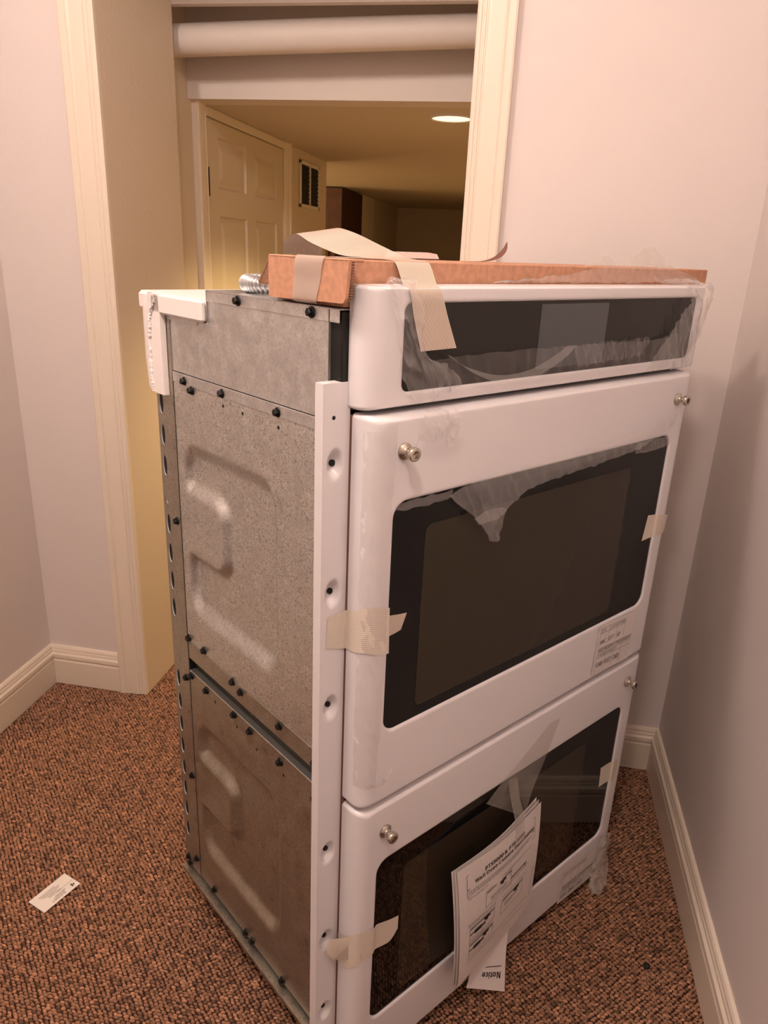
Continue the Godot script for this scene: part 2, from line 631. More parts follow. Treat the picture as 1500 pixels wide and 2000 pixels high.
# ---------------------------------------------------------------- passage and far room
func build_passage() -> void:
	var s := ST()
	bx(s, Vector3(-1.0, 0, -1.39), Vector3(-0.827, 2.42, -1.12))
	bx(s, Vector3(-0.8345, 0, -1.12), Vector3(-0.827, 1.98, -1.0))
	struct(s, "wall_jamb", M.jamb)
	s = ST()
	bx(s, Vector3(-1.0, 0, -3.255), Vector3(-0.888, 2.42, -1.39))
	struct(s, "wall_passage", M.hall_wall)
	s = ST()
	bx(s, Vector3(0.36, 0, -7.6), Vector3(0.5, 2.42, -1.12))
	struct(s, "wall_passage_right", M.hall_wall)
	# head board, then the ceiling over the pipe, then the wall over the low passage
	s = ST()
	bx(s, Vector3(-0.888, 1.886, -1.415), Vector3(0.36, 2.42, -1.39))
	struct(s, "trim_5", M.white_paint)
	s = ST()
	bx(s, Vector3(-0.888, 1.98, -1.62), Vector3(0.36, 2.10, -1.415))
	struct(s, "ceiling_pipe", M.ceiling)
	s = ST()
	bx(s, Vector3(-0.888, 1.70, -1.70), Vector3(0.36, 2.42, -1.605))
	struct(s, "wall_beam", M.white_paint)
	s = ST()
	bx(s, Vector3(-3.0, 1.70, -7.6), Vector3(0.36, 1.85, -1.70))
	struct(s, "ceiling_low", M.ceiling)
	# the pipe, with a collar where it meets the wall
	var t := thing("pipe", "white painted round pipe running under the ceiling beyond the doorway", "pipe", Transform3D(Basis(), Vector3(-0.26, 1.84, -1.475)))
	s = ST()
	var a := Vector3(-0.625, -0.019, 0.0)
	var b := Vector3(0.618, 0.014, 0.0)
	lathe(s, a, b - a, [[0.0, 0.0], [0.040, 0.0], [0.0405, 0.002], [0.0405, 1.238], [0.0, 1.24]], 32)
	part(s, "pipe_run", M.white_paint, t)
	s = ST()
	lathe(s, b - (b - a).normalized() * 0.35, b - a, [[0.0405, 0.0], [0.0435, 0.001], [0.0435, 0.06], [0.0405, 0.061]], 32)
	part(s, "coupling", M.white_paint, t)
	# the panelled door on the left, its casing and hinge
	var cp := [[0.0, 0.0], [0.0, 0.012], [0.010, 0.014], [0.013, 0.011], [0.018, 0.015], [0.060, 0.018], [0.066, 0.022], [0.080, 0.022], [0.084, 0.019], [0.084, 0.0]]
	s = ST()
	moulding(s, cp, Vector3(-0.888, 0, -1.712), Vector3(-0.888, 1.70, -1.712), Vector3.BACK, Vector3.RIGHT)
	struct(s, "trim_6", M.trim)
	s = ST()
	moulding(s, cp, Vector3(-0.888, 0, -2.512), Vector3(-0.888, 1.70, -2.512), Vector3.FORWARD, Vector3.RIGHT)
	struct(s, "trim_7", M.trim)
	s = ST()
	bx(s, Vector3(-0.888, 1.672, -2.512), Vector3(-0.872, 1.70, -1.712), 0.003)
	struct(s, "trim_8", M.trim)
	var d := MeshInstance3D.new()
	s = ST()
	panelled_door(s)
	d.mesh = mesh_of(s, M.door)
	d.name = "door_1"
	add_child(d)
	d.position = Vector3(-0.886, 0.0, -1.716)
	d.set_meta("kind", "structure")
	for y in [0.22, 1.48]:
		s = ST()
		bx(s, Vector3(0.0, y - 0.04, -0.012), Vector3(0.006, y + 0.04, 0.004), 0.001)
		lathe(s, Vector3(0.007, y - 0.044, 0.002), Vector3.UP, [[0.0, 0.0], [0.0055, 0.0], [0.0055, 0.088], [0.0, 0.088]], 10)
		part(s, "hinge", M.black_metal, d)
	s = ST()
	lathe(s, Vector3(0.006, 0.86, -0.73), Vector3.RIGHT, [[0.030, 0.0], [0.030, 0.004], [0.012, 0.008], [0.010, 0.03], [0.022, 0.038], [0.026, 0.05], [0.020, 0.062], [0.0, 0.066]], 18)
	part(s, "door_knob", M.steel, d)
	# air grille
	var g := thing("air_grille", "white framed wall air grille with two dark openings beyond the panelled door", "vent", Transform3D(Basis(), Vector3(-0.888, 1.46, -2.93)))
	s = ST()
	for r in [[-0.165, 0.165, 0.0, 0.016], [-0.165, 0.165, 0.184, 0.20], [-0.165, -0.148, 0.0, 0.20], [0.148, 0.165, 0.0, 0.20], [-0.006, 0.006, 0.0, 0.2]]:
		bx(s, Vector3(0.0, r[2], r[0]), Vector3(0.010, r[3], r[1]), 0.002)
	part(s, "frame", M.white_paint, g)
	s = ST()
	bx(s, Vector3(0.0, 0.01, -0.155), Vector3(0.0015, 0.19, 0.155))
	part(s, "duct_opening", M.void, g)
	for k in 9:
		for h in [-1.0, 1.0]:
			s = ST()
			var y0 := 0.022 + 0.0185 * k
			var z0: float = 0.078 * h
			quad(s, Vector3(0.002, y0 + 0.010, z0 - 0.071), Vector3(0.002, y0 + 0.010, z0 + 0.071), Vector3(0.008, y0, z0 + 0.071), Vector3(0.008, y0, z0 - 0.071), Vector3(0.86, 0.5, 0))
			quad(s, Vector3(0.002, y0 + 0.009, z0 - 0.071), Vector3(0.002, y0 + 0.009, z0 + 0.071), Vector3(0.008, y0 - 0.001, z0 + 0.071), Vector3(0.008, y0 - 0.001, z0 - 0.071), Vector3(-0.86, -0.5, 0))
			part(s, "slat", M.void, g)
	# far room
	s = ST()
	bx(s, Vector3(-3.0, 0, -3.255), Vector3(-1.0, 1.85, -3.15))
	struct(s, "wall_far_front", M.hall_wall)
	s = ST()
	bx(s, Vector3(-3.12, 0, -7.6), Vector3(-3.0, 1.85, -3.15))
	struct(s, "wall_far_left", M.hall_wall)
	s = ST()
	bx(s, Vector3(-3.12, 0, -7.72), Vector3(0.5, 1.85, -7.5))
	struct(s, "wall_far", M.dark_wall)
	s = ST()
	bx(s, Vector3(-1.6, 0, -7.5), Vector3(-1.225, 1.70, -6.05))
	struct(s, "wall_far_partition", M.dark_wall)
	s = ST()
	bx(s, Vector3(-1.30, 0, -6.05), Vector3(-1.19, 1.70, -5.52), 0.006)
	struct(s, "trim_9", M.trim)
	var w := thing("wardrobe", "tall reddish brown wooden cabinet in the dim far room", "cabinet", Transform3D(Basis(), Vector3(-1.5, 0, -5.15)))
	s = ST()
	bx(s, Vector3(-0.4, 0.0, -0.36), Vector3(0.32, 1.69, 0.33), 0.004)
	part(s, "body", M.red_wood, w)
	for x in [-0.2, 0.13]:
		s = ST()
		bx(s, Vector3(x - 0.155, 0.06, 0.331), Vector3(x + 0.155, 1.36, 0.350), 0.008)
		var dr := part(s, "door", M.red_wood, w)
		s = ST()
		bx(s, Vector3(x - 0.10, 0.14, 0.350), Vector3(x + 0.10, 1.28, 0.357), 0.006)
		part(s, "raised_panel", M.red_wood, dr)

func panelled_door(s: SurfaceTool) -> void:
	# local: hinge edge at z = 0 running to z = -0.792, face at x = 0.006; panels sunk with sloping borders and a raised field
	var hi := 1.668
	var zs := [0.0, -0.092, -0.355, -0.446, -0.705, -0.792]
	var ys := [0.012, 0.20, 0.62, 0.72, 1.378, 1.465, 1.622, hi]
	for i in 5:
		for j in 7:
			var z0: float = zs[i]
			var z1: float = zs[i + 1]
			var y0: float = ys[j]
			var y1: float = ys[j + 1]
			if i % 2 == 1 and j % 2 == 1:
				var last := []
				var steps := [[0.0, 0.006], [0.006, -0.003], [0.012, -0.004], [0.040, 0.004], [0.042, 0.0042]]
				for st_ in steps:
					var k: float = st_[0]
					var x: float = st_[1]
					var q := [Vector3(x, y0 + k, z0 - k), Vector3(x, y0 + k, z1 + k), Vector3(x, y1 - k, z1 + k), Vector3(x, y1 - k, z0 - k)]
					if last.size() > 0:
						for e in 4:
							var f := (e + 1) % 4
							var n: Vector3 = (q[e] - last[f]).cross(q[f] - last[e]).normalized()
							if n.x < 0.0:
								n = -n
							quad(s, last[e], last[f], q[f], q[e], n)
					last = q
				quad(s, last[0], last[1], last[2], last[3], Vector3.RIGHT)
			else:
				quad(s, Vector3(0.006, y0, z0), Vector3(0.006, y0, z1), Vector3(0.006, y1, z1), Vector3(0.006, y1, z0), Vector3.RIGHT)
	quad(s, Vector3(-0.02, hi, 0), Vector3(-0.02, hi, -0.792), Vector3(0.006, hi, -0.792), Vector3(0.006, hi, 0), Vector3.UP)
	quad(s, Vector3(-0.02, 0.012, 0), Vector3(-0.02, hi, 0), Vector3(0.006, hi, 0), Vector3(0.006, 0.012, 0), Vector3.BACK)
	quad(s, Vector3(-0.02, 0.012, -0.792), Vector3(-0.02, hi, -0.792), Vector3(0.006, hi, -0.792), Vector3(0.006, 0.012, -0.792), Vector3.FORWARD)

# ---------------------------------------------------------------- carpet: woven loops
func build_carpet() -> void:
	var s := ST()
	var rows := []
	for pr in [[1.0, 0.0], [0.86, 0.55], [0.5, 0.9], [0.0, 1.0]]:
		var a := PackedVector3Array()
		for k in 8:
			var g := TAU * k / 8.0
			a.append(Vector3(cos(g) * pr[0], pr[1], sin(g) * pr[0]))
		rows.append(a)
	grid(s, rows, false, true)
	var mm := MultiMesh.new()
	mm.transform_format = MultiMesh.TRANSFORM_3D
	mm.use_colors = true
	mm.mesh = mesh_of(s, M.loop)
	var px := 0.0104
	var pz := 0.0053
	var spots: Array[Vector3] = []
	for area in [[-1.14, 0.64, -1.0, 0.62], [-0.888, 0.36, -1.75, -1.0]]:
		var nz := int((area[3] - area[2]) / pz)
		var nx := int((area[1] - area[0]) / px)
		for j in nz:
			for i in nx:
				var x: float = area[0] + (i + 0.5 + (0.5 if j % 2 == 1 else 0.0)) * px
				var z: float = area[2] + (j + 0.5) * pz
				spots.append(Vector3(x + rng.randf_range(-0.0018, 0.0018), -0.0042, z + rng.randf_range(-0.0007, 0.0007)))
	mm.instance_count = spots.size()
	for k in spots.size():
		var b := Basis(Vector3.UP, rng.randf_range(-0.3, 0.3)).scaled(Vector3(1, 1, 1))
		var sx := rng.randf_range(0.0038, 0.0054)
		var sz := rng.randf_range(0.0020, 0.0029)
		var sy := rng.randf_range(0.0032, 0.0054)
		b = b * Basis.from_scale(Vector3(sx, sy, sz))
		mm.set_instance_transform(k, Transform3D(b, spots[k]))
		var v := rng.randf_range(0.82, 1.15)
		var luck := rng.randf()
		if luck < 0.16:
			v *= 1.45
		elif luck > 0.86:
			v *= 0.52
			sy *= 0.6
		mm.set_instance_color(k, Color(0.33 * v, 0.168 * v, 0.097 * v))
	var o := MultiMeshInstance3D.new()
	o.name = "carpet_loops"
	o.multimesh = mm
	add_child(o)
	tag(o, "tan brown woven loop carpet covering the hallway floor", "carpet")
	o.set_meta("kind", "stuff")

# ---------------------------------------------------------------- oven
func screw(parent: Node3D, p: Vector3, axis: Vector3) -> void:
	var s := ST()
	lathe(s, p, axis, [[0.0068, 0.0], [0.0068, 0.0012], [0.0060, 0.0018], [0.0046, 0.0018]], 12)
	lathe(s, p + axis * 0.0018, axis, [[0.0050, 0.0], [0.0050, 0.0038], [0.0042, 0.0048], [0.0, 0.0048]], 6, true)
	part(s, "screw", M.black_metal, parent)

func sd_box(p: Vector2, c: Vector2, h: Vector2, r: float) -> float:
	var q := (p - c).abs() - h + Vector2(r, r)
	return Vector2(maxf(q.x, 0), maxf(q.y, 0)).length() + minf(maxf(q.x, q.y), 0.0) - r

# pressed sheet: a C-shaped pan pushed inwards, its tongue left standing
func pressed_sheet(s: SurfaceTool, y0: float, y1: float, dy: float) -> void:
	var nz := 88
	var ny := int((y1 - y0) / 0.0045)
	var rows := []
	for j in ny + 1:
		var y := lerpf(y0, y1, float(j) / ny)
		var a := PackedVector3Array()
		for i in nz + 1:
			var z := lerpf(-0.4625, -0.0650, float(i) / nz)
			var p := Vector2(z, y - dy)
			var da := sd_box(Vector2(p.x * 1.6, p.y), Vector2(-0.5000, 0.852), Vector2(0.2190, 0.155), 0.060)
			var db := sd_box(p, Vector2(-0.398, 0.866), Vector2(0.066, 0.050), 0.020)
			var dep := 0.0135 * smoothstep(0.0, 0.030, -da) * smoothstep(-0.002, 0.022, db)
			a.append(Vector3(0.020 + dep, y, z))
		rows.append(a)
	grid(s, rows, true)
	var lo := Vector3(0.0205, y0, -0.4625)
	quad(s, lo, lo + Vector3(0.012, 0, 0), lo + Vector3(0.012, y1 - y0, 0), lo + Vector3(0, y1 - y0, 0), Vector3.FORWARD)

# front flange with countersunk screw hollows
func flange(s: SurfaceTool, x0: float, x1: float, cx: float) -> void:
	var nx := 18
	var ny := 400
	var rows := []
	for j in ny + 1:
		var y := lerpf(0.045, 1.156, float(j) / ny)
		var a := PackedVector3Array()
		for i in nx + 1:
			var x := lerpf(x0, x1, float(i) / nx)
			var dep := 0.0
			for c in HOLLOWS:
				if absf(y - c) < 0.03:
					var r := Vector2((x - cx) / 0.0128, (y - c) / 0.0205).length()
					dep = maxf(dep, 0.0120 * smoothstep(1.0, 0.25, r))
			a.append(Vector3(x, y, -0.045 - dep))
		rows.append(a)
	grid(s, rows, false)
	for e in [[x0, Vector3.LEFT], [x1, Vector3.RIGHT]]:
		var x: float = e[0]
		quad(s, Vector3(x, 0.045, -0.045), Vector3(x, 1.156, -0.045), Vector3(x, 1.156, -0.060), Vector3(x, 0.045, -0.060), e[1])
	quad(s, Vector3(x0, 1.156, -0.045), Vector3(x1, 1.156, -0.045), Vector3(x1, 1.156, -0.060), Vector3(x0, 1.156, -0.060), Vector3.UP)
	quad(s, Vector3(x0, 0.045, -0.060), Vector3(x1, 0.045, -0.060), Vector3(x1, 1.156, -0.060), Vector3(x0, 1.156, -0.060), Vector3.FORWARD)

const HOLLOWS := [1.061, 0.8945, 0.728, 0.484, 0.316, 0.166]

func rolled_front(s: SurfaceTool, x0: float, x1: float, y0: float, y1: float, rx: float, rz: float, ry: float, zf: float, zb: float, w: Array, wr: float, corner: float) -> void:
	# ring of contours from the back edge, round the rolled edges, over the face to the window
	var rows := [rr(x0, x1, y0, y1, corner, zb), rr(x0, x1, y0, y1, corner, lerpf(zb, zf - rz, 0.95))]
	for k in 9:
		var t := PI * 0.5 * k / 8.0
		var e := 1.0 - cos(t)
		rows.append(rr(x0 + rx * e, x1 - rx * e, y0 + ry * e, y1 - ry * e, corner, zf - rz * (1.0 - sin(t))))
	rows.append(rr(x0 + rx + 0.003, x1 - rx - 0.003, y0 + ry + 0.003, y1 - ry - 0.003, corner, zf))
	rows.append(rr(w[0] - 0.006, w[1] + 0.006, w[2] - 0.006, w[3] + 0.006, wr + 0.006, zf))
	rows.append(rr(w[0] - 0.003, w[1] + 0.003, w[2] - 0.003, w[3] + 0.003, wr + 0.003, zf - 0.0001))
	rows.append(rr(w[0] - 0.001, w[1] + 0.001, w[2] - 0.001, w[3] + 0.001, wr + 0.001, zf - 0.0012))
	rows.append(rr(w[0], w[1], w[2], w[3], wr, zf - 0.003))
	rows.append(rr(w[0], w[1], w[2], w[3], wr, zf - 0.008))
	grid(s, rows, false, true)
	plate(s, rows[0], Vector3.FORWARD)

func oven_door(parent: Node3D, called: String, y0: float, y1: float, w: Array, p: Array, studs: float) -> void:
	var s := ST()
	rolled_front(s, 0.0370, 0.7620, y0, y1, 0.020, 0.020, 0.007, 0.0, -0.041, w, 0.021, 0.006)
	var d := part(s, called, M.enamel, parent)
	s = ST()
	plate(s, rr(w[0], w[1], w[2], w[3], 0.021, -0.0035), Vector3.BACK)
	part(s, "window_glass", M.glass, d)
	s = ST()
	var c := rr(p[0], p[1], p[2], p[3], 0.012, -0.0030)
	plate(s, c, Vector3.BACK)
	var back := rr(p[0], p[1], p[2], p[3], 0.012, -0.0036)
	facets(s, [back, c], false, true)
	part(s, "inner_pane", M.pane, d)
	for x in [0.084, 0.716]:
		s = ST()
		lathe(s, Vector3(x, studs, 0.0), Vector3.BACK, [[0.0, 0.0], [0.0105, 0.0], [0.0105, 0.002], [0.0060, 0.0045], [0.0052, 0.006], [0.0052, 0.011], [0.0082, 0.0125], [0.0088, 0.014], [0.0088, 0.018], [0.0078, 0.0195], [0.0046, 0.0195]], 20)
		lathe(s, Vector3(x, studs, 0.0), Vector3.BACK, [[0.0046, 0.0195], [0.0044, 0.0150], [0.0, 0.0150]], 6, true)
		part(s, "handle_stud", M.steel, d)

func build_oven() -> void:
	var o := thing("double_oven", "white double wall oven with bare galvanised side standing on the carpet", "oven", OV)
	var s := ST()
	bx(s, Vector3(0.034, 0.098, -0.520), Vector3(0.762, 1.100, -0.058))
	bx(s, Vector3(0.034, 1.100, -0.478), Vector3(0.762, 1.186, -0.058))
	bx(s, Vector3(0.034, 1.186, -0.343), Vector3(0.762, 1.232, -0.092))
	part(s, "inner_body", M.void, o)
	s = ST()
	bx(s, Vector3(0.008, 0.079, -0.522), Vector3(0.788, 0.0885, -0.050), 0.001)
	part(s, "base_plate", M.zinc_low, o)
	s = ST()
	bx(s, Vector3(0.075, 0.0, -0.47), Vector3(0.72, 0.079, -0.085), 0.003)
	part(s, "base", M.black_metal, o)
	# left side
	s = ST()
	prism(s, PackedVector2Array([Vector2(-0.480, 1.1095), Vector2(-0.0665, 1.1095), Vector2(-0.0665, 1.2345), Vector2(-0.3445, 1.2345), Vector2(-0.3445, 1.1895), Vector2(-0.480, 1.1895)]), Vector3(0.0205, 0, 0), Vector3.BACK, Vector3.UP, Vector3(0.013, 0, 0))
	part(s, "upper_side_panel", M.zinc, o)
	s = ST()
	bx(s, Vector3(0.0190, 1.2205, -0.3465), Vector3(0.0205, 1.2355, -0.0655), 0.0005)
	bx(s, Vector3(0.0190, 1.2205, -0.0635), Vector3(0.0205, 1.2355, -0.0460), 0.0005)
	bx(s, Vector3(0.0190, 1.2340, -0.3465), Vector3(0.7770, 1.2358, -0.0460), 0.0005)
	bx(s, Vector3(0.0190, 1.1895, -0.4800), Vector3(0.7770, 1.1912, -0.3445), 0.0004)
	bx(s, Vector3(0.0190, 1.1860, -0.3465), Vector3(0.7770, 1.2355, -0.3450))
	bx(s, Vector3(0.0192, 1.1850, -0.4780), Vector3(0.0206, 1.1900, -0.3760), 0.0004)
	part(s, "top_cover", M.zinc, o)
	s = ST()
	bx(s, Vector3(0.0188, 1.0930, -0.4625), Vector3(0.0205, 1.1085, -0.0665), 0.0005)
	part(s, "joint_strip", M.zinc, o)
	s = ST()
	pressed_sheet(s, 0.637, 1.0928, 0.0)
	part(s, "pressed_panel", M.zinc_fleck, o)
	s = ST()
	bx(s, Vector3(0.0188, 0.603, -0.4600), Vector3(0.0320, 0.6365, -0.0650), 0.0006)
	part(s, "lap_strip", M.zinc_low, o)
	s = ST()
	bx(s, Vector3(0.0300, 0.578, -0.4625), Vector3(0.0345, 0.6035, -0.0600))
	part(s, "channel", M.channel, o)
	s = ST()
	bx(s, Vector3(0.0186, 0.5755, -0.4600), Vector3(0.0320, 0.5785, -0.0650), 0.0006)
	part(s, "panel_lip", M.zinc_edge, o)
	s = ST()
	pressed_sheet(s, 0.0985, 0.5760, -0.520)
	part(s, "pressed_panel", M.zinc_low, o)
	s = ST()
	bx(s, Vector3(0.7620, 0.0985, -0.5200), Vector3(0.7760, 1.1860, -0.0600), 0.001)
	bx(s, Vector3(0.7620, 1.1860, -0.3445), Vector3(0.7760, 1.2345, -0.0600), 0.001)
	part(s, "right_side_panel", M.zinc, o)
	s = ST()
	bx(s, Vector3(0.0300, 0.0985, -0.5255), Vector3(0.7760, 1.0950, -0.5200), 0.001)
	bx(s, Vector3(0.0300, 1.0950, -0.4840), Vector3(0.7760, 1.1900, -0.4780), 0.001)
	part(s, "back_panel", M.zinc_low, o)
	# slotted rear rail: a plate with the slots cut out
	var rail := CSGCombiner3D.new()
	rail.name = "slotted_rail"
	o.add_child(rail)
	var pl := CSGBox3D.new()
	pl.name = "plate"
	pl.size = Vector3(0.0016, 1.091, 0.060)
	pl.position = Vector3(0.0200, 0.6405, -0.4945)
	pl.material = M.zinc_low
	rail.add_child(pl)
	for y in [1.050, 0.998, 0.9455, 0.885, 0.842, 0.7875, 0.735, 0.682, 0.537, 0.487, 0.437, 0.387, 0.337, 0.287, 0.237, 0.187]:
		var c := CSGCylinder3D.new()
		c.name = "slot"
		c.operation = CSGShape3D.OPERATION_SUBTRACTION
		c.radius = 0.0175
		c.height = 0.02
		c.sides = 20
		c.basis = Basis(Vector3(0, 1, 0), Vector3(1, 0, 0), Vector3(0, 0, -0.40)) if true else Basis()
		c.position = Vector3(0.0200, y, -0.5100)
		c.scale = c.scale * (0.4 if y == 0.885 else 1.0)
		rail.add_child(c, true)
	s = ST()
	bx(s, Vector3(0.0216, 0.10, -0.5238), Vector3(0.0335, 1.18, -0.4640))
	part(s, "rail_backing", M.void, o)
	for p in [[-0.424, 1.0985], [-0.402, 1.0880], [-0.310, 1.0990], [-0.169, 1.0990], [-0.457, 0.644], [-0.402, 0.6445], [-0.307, 0.632], [-0.282, 0.626], [-0.171, 0.626], [-0.082, 0.616], [-0.455, 0.568], [-0.401, 0.566], [-0.307, 0.5695], [-0.257, 0.5665], [-0.171, 0.561], [-0.080, 0.556], [-0.406, 0.1110], [-0.290, 0.1050], [-0.268, 0.1040], [-0.170, 0.1040]]:
		screw(o, Vector3(0.0195, p[1], p[0]), Vector3.LEFT)
	for p in [[-0.260, 1.228], [-0.097, 1.228]]:
		screw(o, Vector3(0.0190, p[1], p[0]), Vector3.LEFT)
	for p in [[-0.476, 0.857], [-0.475, 0.555], [-0.474, 0.339], [-0.475, 0.135], [-0.512, 0.112], [-0.505, 0.101]]:
		screw(o, Vector3(0.0190, p[1], p[0]), Vector3.LEFT)
	# pinholes in the sheet
	for p in [[-0.310, 1.0810], [-0.257, 1.0805], [-0.169, 1.0790], [-0.372, 0.558], [-0.300, 0.549], [-0.240, 0.541], [-0.163, 0.541]]:
		s = ST()
		lathe(s, Vector3(0.0200, p[1], p[0]), Vector3.LEFT, [[0.0026, 0.0], [0.0024, 0.0003], [0.0, 0.0003]], 10)
		part(s, "pinhole", M.void, o)
	# front
	s = ST()
	bx(s, Vector3(0.024, 1.120, -0.092), Vector3(0.772, 1.2338, -0.046), 0.002)
	part(s, "control_housing", M.black_metal, o)
	s = ST()
	flange(s, -0.002, 0.0370, 0.0165)
	part(s, "mounting_flange", M.enamel, o)
	s = ST()
	flange(s, 0.7570, 0.7960, 0.7765)
	part(s, "mounting_flange", M.enamel, o)
	for y in HOLLOWS:
		for x in [0.0200, 0.7765]:
			s = ST()
			lathe(s, Vector3(x, y - 0.001, -0.0572), Vector3.BACK, [[0.0042, 0.0], [0.0042, 0.0028], [0.0036, 0.0036], [0.0, 0.0036]], 8)
			part(s, "flange_screw", M.black_metal, o)
	s = ST()
	lathe(s, Vector3(0.0135, 1.1165, -0.0450), Vector3.BACK, [[0.0026, 0.0], [0.0024, 0.0003], [0.0, 0.0003]], 10)
	part(s, "pinhole", M.void, o)
	s = ST()
	bx(s, Vector3(0.0372, 0.05, -0.057), Vector3(0.0410, 1.118, -0.0405))
	part(s, "gasket", M.gasket, o)
	oven_door(o, "upper_door", 0.5725, 1.1205, [0.0723, 0.7167, 0.688, 1.0146], [0.130, 0.606, 0.705, 0.974], 1.0775)
	oven_door(o, "lower_door", 0.0320, 0.5660, [0.0732, 0.7167, 0.139, 0.4625], [0.130, 0.606, 0.156, 0.424], 0.5175)
	s = ST()
	var w := [0.0866, 0.7500, 1.1440, 1.2430]
	rolled_front(s, 0.0330, 0.7880, 1.1255, 1.2620, 0.024, 0.022, 0.004, -0.012, -0.0455, w, 0.010, 0.005)
	var cp := part(s, "control_panel", M.enamel, o)
	s = ST()
	plate(s, rr(w[0], w[1], w[2], w[3], 0.010, -0.0152), Vector3.BACK)
	part(s, "panel_glass", M.panel_glass, cp)
	s = ST()
	var c1 := rr(0.3335, 0.4915, 1.1525, 1.2385, 0.001, -0.0147)
	plate(s, c1, Vector3.BACK)
	facets(s, [rr(0.3335, 0.4915, 1.1525, 1.2385, 0.001, -0.0153), c1], false, true)
	part(s, "display_screen", M.screen, cp)
	# supply conduit coiled on the top
	s = ST()
	var pts: Array[Vector3] = []
	var ctl := [Vector3(0.16, 1.2475, -0.21), Vector3(0.075, 1.2475, -0.235), Vector3(0.050, 1.2480, -0.275), Vector3(0.074, 1.2480, -0.312), Vector3(0.17, 1.2480, -0.328), Vector3(0.34, 1.2480, -0.320)]
	for k in 241:
		pts.append(spline(ctl, k / 240.0))
	tube(s, pts, func(i): return 0.0098 + 0.0022 * sin(i * TAU / 6.0), 14)
	part(s, "conduit", M.conduit, o)

